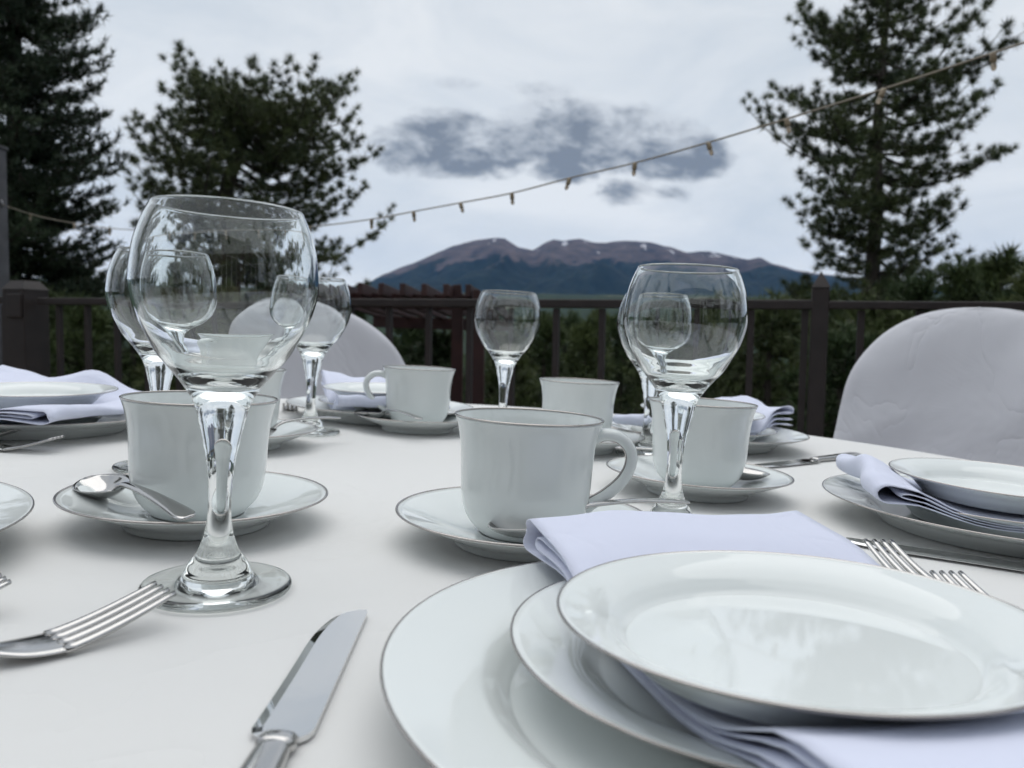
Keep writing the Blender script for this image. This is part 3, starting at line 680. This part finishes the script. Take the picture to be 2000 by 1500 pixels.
hp = spline([(.0425, 0, cz+.0640), (.0500, 0, cz+.0672), (.0600, 0, cz+.0660), (.0680, 0, cz+.0585), (.0692, 0, cz+.0480), (.0640, 0, cz+.0370), (.0540, 0, cz+.0275), (.0450, 0, cz+.0215), (.0395, 0, cz+.0170)], 6)
tt = np.linspace(0, 1, len(hp)); wv = .0062-.0022*np.sin(tt*np.pi)
v, f = tube_vf(hp, wv, 14, .62, up=(0, 1, 0)); 
v, f = tube_vf(hp, .0036+.0012*np.abs(tt-.5), 16, 1.55, up=(0, 1, 0))
ME['cup_handle'] = mesh('handle', v, f, M['porcelain'])
def off_line(side):
    T = np.gradient(hp, axis=0); T /= np.linalg.norm(T, axis=1)[:, None]; nrm = np.cross(T, [0, 1, 0])
    return hp + nrm*(.0036+.0012*np.abs(tt-.5))[:, None]*(-1)
v, f = tube_vf(off_line(1)[3:-4], .0006, 8, 2.6, up=(0, 1, 0)); ME['handle_trim'] = mesh('handle_band', v, f, M['trim'])

# wine glass: one continuous skin cut into bowl, stem and foot; normals come from the whole profile
def build_glass():
    rb = .0440
    outer = spline([(0.0, .0006), (.020, .0005), (.0335, .0004), (.0356, .0012), (.0362, .0026), (.0356, .0040), (.0340, .0047), (.0270, .0051), (.0195, .0060), (.0168, .0082), (.0155, .0112), (.0136, .0150), (.0102, .0200), (.0070, .0290), (.0056, .0400), (.0058, .0520), (.0068, .0650), (.0094, .0780), (.0128, .0925),
                    (.0169, .1005), (.0232, .1090), (.0304, .1175), (.0352, .1260), (.0402, .1360), (.0436, .1480), (.0440, .1560), (.0424, .1700), (.0392, .1810), (.0356, .1893)], 7)
    rim = np.array([(.0354, .1899), (.0349, .1902), (.0344, .1899)])
    inner = spline([(.0342, .1892), (.0378, .1810), (.0410, .1700), (.0426, .1560), (.0422, .1480), (.0388, .1360), (.0336, .1265), (.0282, .1185), (.0205, .1105), (.0120, .1062), (.005, .1048), (0, .1045)], 7)
    P = np.vstack([outer, rim, inner])
    t = np.gradient(P, axis=0); t /= np.linalg.norm(t, axis=1)[:, None] + 1e-12; nr = np.stack([t[:, 1], -t[:, 0]], 1)
    cuts = [0, int(np.argmin(abs(outer[:, 1]-.0150)+10*(outer[:, 0] < .012))), int(np.argmin(abs(outer[:, 1]-.0925))), len(P)-1]
    seg = 112; th = np.linspace(0, 2*np.pi, seg, endpoint=False)
    for nm, a, b in (('foot', cuts[0], cuts[1]), ('stem', cuts[1], cuts[2]), ('bowl', cuts[2], cuts[3])):
        V, Fq = lathe_vf(P[a:b+1], seg); q = nr[a:b+1]
        NN = np.stack([np.outer(q[:, 0], np.cos(th)), np.outer(q[:, 0], np.sin(th)), np.repeat(q[:, 1][:, None], seg, 1)], 2).reshape(-1, 3)
        ME['glass_'+nm] = mesh(nm, V, Fq, M['glass'], normals=NN)
build_glass()

# cutlery, lying along +Y with the working end at y = 0 and the handle towards -Y
def strip_vf(path, width, thick, dish_=None, seg=9):
    """a bar along path (y,z) with half width and thickness per point; dish_ = hollow depth across"""
    P = np.asarray(path, float); n = len(P); V = []
    xs = np.linspace(-1, 1, seg)
    for k in range(n):
        dd = (dish_[k] if dish_ is not None else 0)
        e = np.sqrt(np.clip(1-xs**2, 0, 1))
        zt = P[k, 1] - dd*(1-xs**2) + thick[k]*(.35+.65*e)/2; zb = P[k, 1] - dd*(1-xs**2) - thick[k]*(.35+.65*e)/2
        up = np.stack([xs*width[k], np.full(seg, P[k, 0]), zt], 1); lo = np.stack([xs[::-1]*width[k], np.full(seg, P[k, 0]), zb[::-1]], 1)
        V.append(np.vstack([up, lo]))
    V = np.vstack(V); s = 2*seg
    i, j = np.meshgrid(np.arange(n-1), np.arange(s), indexing='ij'); j2 = (j+1) % s
    Fl = [tuple(map(int, q)) for q in np.stack([i*s+j, (i+1)*s+j, (i+1)*s+j2, i*s+j2], 2).reshape(-1, 4)]
    Fl += [tuple(range(s)), tuple(range((n-1)*s, n*s))[::-1]]
    return V, Fl
def smooth_rows(rows, n=6): return spline(rows, n)
def build_cutlery():
    # fork handle: y, z, half width, thickness
    r = smooth_rows([(-.192, .0032, .0052, .0022), (-.188, .0034, .0090, .0024), (-.175, .0050, .0092, .0026), (-.150, .0085, .0070, .0030), (-.115, .0110, .0043, .0036), (-.085, .0092, .0032, .0040), (-.072, .0066, .0038, .0036)])
    v, f = strip_vf(r[:, :2], r[:, 2], r[:, 3]); ME['fork_handle'] = mesh('handle', v, f, M['silver'])
    r = smooth_rows([(-.073, .0068, .0038, .0034), (-.066, .0048, .0070, .0028), (-.058, .0032, .0105, .0024), (-.050, .0024, .0118, .0022), (-.0435, .0022, .0122, .0021)])
    v, f = strip_vf(r[:, :2], r[:, 2], r[:, 3]); ME['fork_head'] = mesh('head', v, f, M['silver'])
    for k in range(4):
        x0 = -.0099+.0066*k; x1 = -.0088+.00587*k
        t = np.linspace(0, 1, 12); y = -.0450+.0450*t; z = .0022+.0125*t**1.35; w = .00262*(1-.36*t); th = .0034*(1-.35*t)
        v, f = strip_vf(np.stack([y, z], 1), w, th, seg=5); v = v.copy(); n = 10
        v[:, 0] += np.repeat(x0+(x1-x0)*t, n); ME['tine%d' % k] = mesh('tine', v, f, M['silver'])
    # knife: blade edge on -x, straight back on +x; y from -0.118 (shoulder) to 0
    t = np.linspace(0, 1, 34); y = -.118+.118*t
    back = .0098-.0012*t - .0008*np.clip((t-.97)/.03, 0, 1)**2; edge = -.0112+.0010*np.sin(t*3.1) + .0085*np.clip((t-.60)/.40, 0, 1)**2.4
    sh = np.clip(t/.05, 0, 1)**.5; back = .0052+(back-.0052)*sh; edge = -.0058+(edge+.0058)*sh
    tip = np.clip((1-t)/.05, 0, 1)**.5; edge = back+(edge-back)*(.38+.62*tip)
    V = []
    for k in range(len(t)):
        for x, z in ((back[k], .0034), (back[k], .0014), (edge[k], .0022), (edge[k], .0025), ((back[k]*.18+edge[k]*.82), .0034)): V.append((x, y[k], z))
    Fl = []
    for k in range(len(t)-1):
        for j in range(5): Fl.append((k*5+j, k*5+(j+1) % 5, (k+1)*5+(j+1) % 5, (k+1)*5+j))
    Fl += [(4, 3, 2, 1, 0), tuple((len(t)-1)*5+j for j in range(5))]
    ME['blade'] = mesh('blade', V, Fl, M['blade'], smooth=False)
    r = smooth_rows([(-.1165, .0032, .0056, .0046), (-.119, .0034, .0064, .0062), (-.123, .0036, .0064, .0066), (-.1245, .0036, .0055, .0058), (-.130, .0036, .0058, .0062), (-.165, .0038, .0072, .0068), (-.200, .0040, .0088, .0068), (-.215, .0040, .0090, .0064), (-.221, .0040, .0066, .0050)])
    v, f = strip_vf(r[:, :2], r[:, 2], r[:, 3]); ME['knife_handle'] = mesh('handle', v, f, M['silver'])
    # spoon: bowl tip at y=0
    t = np.linspace(0, 1, 22); y = -.052*t
    w = .0185*np.clip(np.sin(np.clip(t*.93+.015, 0, 1)*np.pi), 0, 1)**.62*(1-.22*t); w = np.maximum(w, .0026)
    dd = .0090*np.sin(t*np.pi)**.8; z = .0100+.0010*t
    v, f = strip_vf(np.stack([y, z], 1), w, np.full(22, .0013), dd, seg=15); ME['spoon_bowl'] = mesh('bowl', v, f, M['silver'])
    r = smooth_rows([(-.0505, .0110, .0029, .0026), (-.058, .0145, .0026, .0032), (-.070, .0168, .0026, .0030), (-.100, .0172, .0036, .0026), (-.130, .0150, .0050, .0024), (-.146, .0132, .0058, .0022), (-.151, .0126, .0036, .0018)])
    v, f = strip_vf(r[:, :2], r[:, 2], r[:, 3]); ME['spoon_handle'] = mesh('handle', v, f, M['silver'])
build_cutlery()

# ---------------------------------------------------------------- making the things
def dir_rz(dx, dy): return math.atan2(-dx, dy)     # rotation that turns +Y to (dx,dy)
def plate(kind, name, label, loc, group, tilt=None, cat='plate'):
    t = empty(name, loc); 
    if tilt: t.rotation_euler = (tilt[1], -tilt[0], random.Random(label).uniform(0, 6))  if False else (tilt[1], -tilt[0], 0)
    tag(t, label, cat, group); obj('dish', ME[kind], t); obj('rim_band', ME[kind+'_trim'], t); return t
def cup(label, loc, az):
    t = empty('coffee_cup', loc, az); tag(t, label, 'cup', 'coffee cups'); b = obj('cup_body', ME['cup'], t); obj('rim_band', ME['cup_trim'], b)
    h = obj('handle', ME['cup_handle'], t); obj('handle_band', ME['handle_trim'], h); return t
def glass(label, loc, az=0):
    t = empty('wine_glass', loc, az); tag(t, label, 'wine glass', 'wine glasses')
    for q in ('foot', 'stem', 'bowl'): obj(q, ME['glass_'+q], t)
    return t
def fork(label, tip, d):
    t = empty('fork', (tip[0], tip[1], .0006), dir_rz(*d)); tag(t, label, 'fork', 'forks'); obj('handle', ME['fork_handle'], t); h = obj('head', ME['fork_head'], t)
    for k in range(4): obj('tine', ME['tine%d' % k], h)
def knife(label, tip, d, flip=False):
    t = empty('table_knife', (tip[0], tip[1], -.0003), dir_rz(*d)); tag(t, label, 'knife', 'knives'); obj('blade', ME['blade'], t); obj('handle', ME['knife_handle'], t)
def spoon(label, tip, d, z, pitch, roll=0.0):
    t = empty('teaspoon', M=Matrix.Translation((tip[0], tip[1], z)) @ Matrix.Rotation(dir_rz(*d), 4, 'Z') @ Matrix.Rotation(pitch, 4, 'X') @ Matrix.Rotation(roll, 4, 'Y')); tag(t, label, 'spoon', 'teaspoons'); obj('bowl', ME['spoon_bowl'], t); obj('handle', ME['spoon_handle'], t)

def napkin(label, c, d, s0, s1, width, seed, puff_in=.018, puff_mid=.006, puff_out=.011, lift_out=0.0, side=0.0, wave=1.0, far_lift=0.0):
    """folded cotton napkin: a doubled strip running along d through the plate centre c, from s0 (inner end) to s1 (outer end, negative)"""
    rg = np.random.default_rng(seed); L = s0-s1
    def line(off, a, b, n): return [(x, off) for x in np.linspace(a, b, n)]
    n = 26
    # nested folds: layer coordinate 0 (bottom) .. 1 (top)
    pr = line(0, s1, s0-.010, n)
    pr += [(s0-.010+.010*math.sin(a), .5-.5*math.cos(a)) for a in np.linspace(.25, math.pi-.25, 9)]
    pr += line(1, s0-.010, s1+.006, n)
    pr += [(s1+.006-.006*math.sin(a), .84+.16*math.cos(a)) for a in np.linspace(.4, math.pi-.4, 5)]
    pr += line(.68, s1+.006, s0-.024, n)
    pr += [(s0-.024+.008*math.sin(a), .5+.18*math.cos(a)) for a in np.linspace(.4, math.pi-.4, 5)]
    pr += line(.32, s0-.024, s1+.003, n)
    pr = np.array(pr); m = 25; ws = np.linspace(-.5, .5, m)
    S, W = np.meshgrid(pr[:, 0], ws, indexing='ij'); K = np.repeat(pr[:, 1][:, None], m, 1)
    rr = np.hypot(S, W*width*.55)
    base = np.interp(rr, [0, .050, .062, .090, .100, .135, .150, .2], [.0150, .0150, .0175, .0275, .0280, .0262, .0225, .0160])
    f = (S-s1)/L
    thick = np.interp(f, [0, .12, .26, .37, .62, .80, 1.0], [puff_out, puff_out, puff_out*.72, puff_mid, puff_mid, puff_mid*1.25, puff_in])
    ph = rg.uniform(0, 6, 6)
    thick = thick*(1+wave*.22*np.sin(W*7+ph[0])*np.interp(f, [0, .3, .6, 1], [1, 0, 0, 1]))
    z = base+.0012+thick*K
    z += np.interp(f, [0, .25], [lift_out, 0])*(.55+.45*np.cos((W-side)*8))
    z += far_lift*np.clip((-W-.28)/.22, 0, 1)*np.exp(-((S+.02)/.05)**2)
    edge = np.interp(f, [0, .25, .7, 1], [1, .1, .1, 1])
    z += wave*edge*(.0014*np.sin(W*14+ph[1]+S*40) + .0010*np.sin(W*27+ph[2]))*(.3+.7*K)
    X = W*width*(1+.012*np.sin(K*9+ph[3])) + .004*np.sin(S*22+ph[4])*edge; S2 = S+.004*np.sin(W*9+ph[5])*edge + .003*K*W
    V = np.stack([X, S2, z], 2).reshape(-1, 3)
    i, j = np.meshgrid(np.arange(len(pr)-1), np.arange(m-1), indexing='ij')
    Fq = np.stack([i*m+j, i*m+j+1, (i+1)*m+j+1, (i+1)*m+j], 2).reshape(-1, 4)
    o = obj('napkin', mesh('napkin', V, Fq, M['napkin'])); o.location = (c[0], c[1], 0); o.rotation_euler = (0, 0, dir_rz(*d))
    sm = o.modifiers.new('cloth_thickness', 'SOLIDIFY'); sm.thickness = .0008; sm.offset = 0
    tag(o, label, 'napkin', 'napkins'); return o

# the six settings: where each one is
ANG = {1: -71.6, 2: -13.0, 3: 48.0, 4: 108.0, 5: 168.0, 6: 228.0}
PC = {1: (.0945, .279), 2: (.396, .618), 3: (.262, 1.060), 4: (-.19, 1.152), 5: (-.53, .875), 6: (-.392, .385)}
WHERE = {1: 'across from the chair beside the pergola', 2: 'beside the napkin with open folds',
         3: 'before the chair by the pointed post', 4: 'before the chair beside the pergola',
         5: 'on the spruce side of the table', 6: 'across from the chair by the pointed post'}
NAPK = {1: 'white napkin trapped under the tilted plate across from the chair beside the pergola', 2: 'thick folded white napkin with open coiled layers at its end',
        3: 'white napkin folded in puffed rolls before the chair by the pointed post', 4: 'white napkin standing in a soft hump before the chair beside the pergola',
        5: 'white napkin with a raised peak on the spruce side of the table', 6: 'flat folded white napkin at the place facing the chair by the pointed post'}
for k in range(1, 7):
    a = R(ANG[k]); c = PC[k]; d = (-math.cos(a), -math.sin(a)); rt = (d[1], -d[0]); w = WHERE[k]
    plate('charger', 'dinner_plate', 'largest silver rimmed plate, lowest of the stack '+w, (c[0], c[1], .0003), 'dinner plates')
    o2 = (.0052, .0104) if k == 1 else (.004*math.sin(k*2), .004*math.cos(k*3))
    plate('salad', 'salad_plate', 'middle silver rimmed white plate under the napkin '+w, (c[0]+o2[0], c[1]+o2[1], .0060), 'salad plates')
    if k == 1:
        plate('bread', 'bread_plate', 'small silver rimmed plate, topmost of the stack '+w, (.1030, .2690, .0284), 'bread plates', tilt=(.04, -.03))
    else:
        plate('bread', 'bread_plate', 'small silver rimmed plate, topmost of the stack '+w, (c[0]+.004*math.cos(k), c[1]+.004*math.sin(k), .0255 if k == 2 else .0284), 'bread plates', tilt=(.015*math.sin(k*1.7), 0.020 if k == 2 else .022+.012*math.cos(k*2.1)))
napkin(NAPK[1], (.127, .294), (-.27, .963), .136, -.165, .160, 1, .019, .006, .018, wave=.25)
napkin(NAPK[2], PC[2], (-.974, .225), .112, -.140, .150, 2, .020, .005, .008)
napkin(NAPK[3], PC[3], (-.66, -.75), .128, -.150, .120, 3, .014, .006, .026, .006)
napkin(NAPK[4], PC[4], (.31, -.95), .120, -.150, .15, 4, .014, .006, .020, .020, -.2)
napkin(NAPK[5], PC[5], (.97, -.22), .125, -.165, .235, 5, .012, .006, .018, .030, .1, far_lift=.034)
napkin(NAPK[6], PC[6], (.67, .74), .080, -.150, .15, 6, .012, .006, .010)

# cups and saucers
CUPS = {1: ((.0124, .5083), 0.10), 6: ((-.2031, .5137), 2.0), 4: ((-.124, 1.0443), math.pi+.1), 3: ((.0807, .9441), 2.0), 2: ((.174, .7131), 1.35), 5: ((-.291, .8359), -1.9)}
for k, (p, az) in CUPS.items():
    plate('saucer', 'saucer', 'silver rimmed white saucer under the cup '+WHERE[k], (p[0], p[1], .0003), 'saucers', cat='saucer')
    cup('silver rimmed white coffee cup '+WHERE[k], (p[0], p[1], .0003), az)
# glasses
for k, p, lab in [(6, (-.1426, .3875), 'tall clear wine glass beside the knife, with a fork against its foot'), (2, (.122, .5706), 'clear wine glass just behind the cup '+WHERE[1]),
                  (4, (-.0104, 1.0428), 'clear wine glass between the two cups nearest the railing'), (5, (-.3073, .6842), 'clear wine glass standing behind the spoon cup on the spruce side'),
                  (5, (-.2449, .9591), 'clear wine glass standing in front of the chair beside the pergola'), (3, (.163, .9228), 'clear wine glass close behind another, before the pointed post chair')]:
    glass(lab, (p[0], p[1], .0003))
# spoons on the saucers
p = un(178, 942, .020); q = un(392, 1032, .022); dd = (Vector((p.x, p.y))-Vector((q.x, q.y))).normalized()
spoon('silver teaspoon lying bowl up on the saucer behind the tall wine glass', (p.x, p.y), dd, .0140, .0, -.20)
p = un(957, 1030, .020); q = un(1420, 990, .022); dd = (Vector((p.x, p.y))-Vector((q.x, q.y))).normalized()
spoon('silver teaspoon tucked behind the napkin '+WHERE[1], (p.x, p.y), dd, .0105, -.03)
p = un(1502, 932, .018)
spoon('silver teaspoon on the saucer '+WHERE[2], (p.x, p.y), Vector((.62, -.35)).normalized(), .0105, -.03)
for k, ang in ((4, 2.2), (3, .6), (5, 4.2)):
    c = CUPS[k][0]; dx, dy = math.cos(ang), math.sin(ang); sx, sy = -dy, dx
    spoon('silver teaspoon on the saucer '+WHERE[k], (c[0]+dx*.05+sx*.052, c[1]+dy*.05+sy*.052), (dx, dy), .0115, -.03)
# forks and knives: at every place the knife lies left of the plates, the forks right
def fk(k, side, along):
    a = R(ANG[k]); d = (-math.cos(a), -math.sin(a)); rt = (d[1], -d[0]); c = PC[k]; return (c[0]+rt[0]*side+d[0]*along, c[1]+rt[1]*side+d[1]*along), d
knife('silver table knife lying alone on the cloth beside the tall wine glass', un(684, 1190, .003)[:2], (-.015, 1.0))
t, d = un(1652, 1054, .003), (-.905, .425); knife('silver table knife lying '+WHERE[2], t[:2], d)
t, d = un(1478, 910, .003), (-.78, -.62); knife('silver table knife lying '+WHERE[3], t[:2], d)
for k in (4, 5, 6):
    t, d = fk(k, -.165, .09); knife('silver table knife lying '+WHERE[k], t, d)
t = un(322, 1152, .0145); fork('silver fork with its tines raised against the foot of the tall wine glass', t[:2], (.64, .77))
t = un(6, 1130, .0145); fork('silver fork lying beside the fork that touches the tall wine glass', t[:2], (.64, .77))
t = un(1715, 1058, .0145); fork('silver fork crossing the end of the knife, beside the topmost bread plate', t[:2], (-.10, .99))
t = un(1848, 1120, .0145); fork('silver fork mostly hidden behind the topmost tilted bread plate', t[:2], (-.14, .99))
t = un(37, 840, .0145); fork('inner silver fork '+WHERE[5], t[:2], (.93, -.10))
t = un(113, 856, .0145); fork('outer silver fork '+WHERE[5], t[:2], (.97, .0))
t = un(566, 790, .0145); fork('inner silver fork '+WHERE[4], t[:2], (.25, -.95))
t, d = fk(4, .200, .085); fork('outer silver fork '+WHERE[4], t, d)
t, d = fk(3, .165, .09); fork('inner silver fork '+WHERE[3], t, d)
t, d = fk(3, .195, .085); fork('outer silver fork '+WHERE[3], t, d)
t, d = fk(2, .165, .09); fork('inner silver fork '+WHERE[2], t, d)
t, d = fk(2, .195, .085); fork('outer silver fork '+WHERE[2], t, d)

# ---------------------------------------------------------------- covered chairs
def covered_chair(label, c, face, z_top, z_spring, w0, p_exp, seed, skew=0.0):
    """banquet chair under a loose white cover; c = middle of the back, face = direction it looks"""
    fl = float((np.linalg.inv(BGM) @ np.array([c[0], c[1], 0]))[2]); zf = bg([[c[0], c[1], DECK_Z]])[0][2]+.004
    t = empty('covered_chair', (c[0], c[1], zf), dir_rz(*face)); tag(t, label, 'chair', 'covered chairs')
    H = z_top-zf; hs = z_spring-zf; rows = list(np.linspace(0, hs, 18)) + [hs+(H-hs)*math.sin(a) for a in np.linspace(0, math.pi/2, 26)[1:]]
    na = 84; th = np.linspace(0, 2*np.pi, na, endpoint=False); V = []
    for z in rows:
        k = max(0, (z-hs)/(H-hs)); w = w0*(max(0, 1-k**p_exp))**(1/p_exp*1.05) if k > 0 else w0*(1+.10*(hs-z)/hs)
        dth = .034*(max(.03, 1-k**4))**.5 if k > 0 else .034*(1+.3*(hs-z)/hs)
        ct, st = np.cos(th), np.sin(th); x = np.sign(ct)*np.abs(ct)**.55*w; y = np.sign(st)*np.abs(st)**.75*dth
        y = y - .035*(1-(x/w0)**2) - .06*np.clip((z-.45), 0, 1)
        lo = np.clip(1-(z/hs), 0, 1); y += lo*.018*np.sin(x*38+seed)+.004*np.sin(x*21+z*13+seed)*np.sign(st)
        y += .030*(fbm(x*5+seed+9, np.full(na, z*7.0)+x*4, 3, 5)-.5)*(1-.6*k) + .010*(fbm(x*14+seed+30, np.full(na, z*3.0)-x*6+40, 2, 8)-.5)
        x = x*(1+.012*np.sin(z*31+seed)*(1-k)) - skew*k**2*.04
        V.append(np.stack([x, y, np.full(na, z)-.02*skew*(x/w0)*k], 1))
    V.append(np.array([[-skew*.04, -.035-.06*max(0, H-.45), H+.001]])); VV = np.vstack(V); n = len(rows); s = na
    Fl = []
    for i in range(n-1):
        for j in range(s): Fl.append((i*s+j, i*s+(j+1) % s, (i+1)*s+(j+1) % s, (i+1)*s+j))
    for j in range(s): Fl.append(((n-1)*s+j, (n-1)*s+(j+1) % s, n*s))
    bc = obj('back_cover', mesh('back_cover', VV, Fl, M['cover']), t)
    sl = [V[i_][0] for i_ in range(10, n)]; sr = [V[i_][na//2] for i_ in range(n-1, 9, -1)]
    v_, f_ = tube_vf(np.array(sl+[VV[-1]]+sr), .0024, 6); obj('seam', mesh('seam', v_, f_, M['cover']), bc)
    # seat with skirt
    hw = w0+.01; dp = .40; V = []; zs = [0, .1, .2, .3, .40, .45, .468, .472]; na = 72; th = np.linspace(0, 2*np.pi, na, endpoint=False)
    for z in zs:
        ct, st = np.cos(th), np.sin(th); sc = 1 if z < .45 else (.985 if z < .47 else .93)
        lo = (.45-min(z, .45))/.45; fo = 1+.035*lo*np.sin(th*14+seed)
        V.append(np.stack([np.sign(ct)*np.abs(ct)**.4*hw*sc*fo, dp/2+.045+np.sign(st)*np.abs(st)**.4*dp/2*sc*fo, np.full(na, z)], 1))
    V.append(np.array([[0, dp/2+.045, .476]])); VV = np.vstack(V); n = len(zs); s = na; Fl = []
    for i in range(n-1):
        for j in range(s): Fl.append((i*s+j, i*s+(j+1) % s, (i+1)*s+(j+1) % s, (i+1)*s+j))
    for j in range(s): Fl.append(((n-1)*s+j, (n-1)*s+(j+1) % s, n*s))
    obj('seat_cover', mesh('seat_cover', VV, Fl, M['cover']), t)
pr_ = at(1885, 598, 1.42); pl_ = at(640, 592, 1.75)
f1 = (Vector((TC[0], TC[1]))-Vector((pr_.x, pr_.y))).normalized(); f2 = (Vector((TC[0], TC[1]))-Vector((pl_.x, pl_.y))).normalized()
covered_chair('white covered chair with domed back beside the pointed rail post', (pr_.x, pr_.y), f1, pr_.z, pr_.z-.29, .232, 2.6, 1.0)
covered_chair('white covered chair with sloping shouldered back beside the pergola', (pl_.x, pl_.y), f2, pl_.z, pl_.z-.20, .200, 2.5, 4.0, skew=-1.1)

# ---------------------------------------------------------------- the air
hz = np.array([(x, y, z) for z in (-140, 1750) for x, y in [(-16800, -16800), (16800, -16800), (16800, 16800), (-16800, 16800)]], float)
hm = bpy.data.materials.new('thin_blue_haze'); hm.use_nodes = True
for n_ in list(hm.node_tree.nodes): hm.node_tree.nodes.remove(n_)
ho = hm.node_tree.nodes.new('ShaderNodeOutputMaterial'); hv = hm.node_tree.nodes.new('ShaderNodeVolumePrincipled')
hv.inputs['Color'].default_value = (.16, .44, 1.0, 1); hv.inputs['Density'].default_value = 1.5e-5
hm.node_tree.links.new(hv.outputs[0], ho.inputs['Volume'])
hme = mesh('haze', bg(hz), BOXF, hm, smooth=False)
tag(obj('haze', hme), 'thin blue haze between the deck and the mountain', 'haze', kind='stuff')
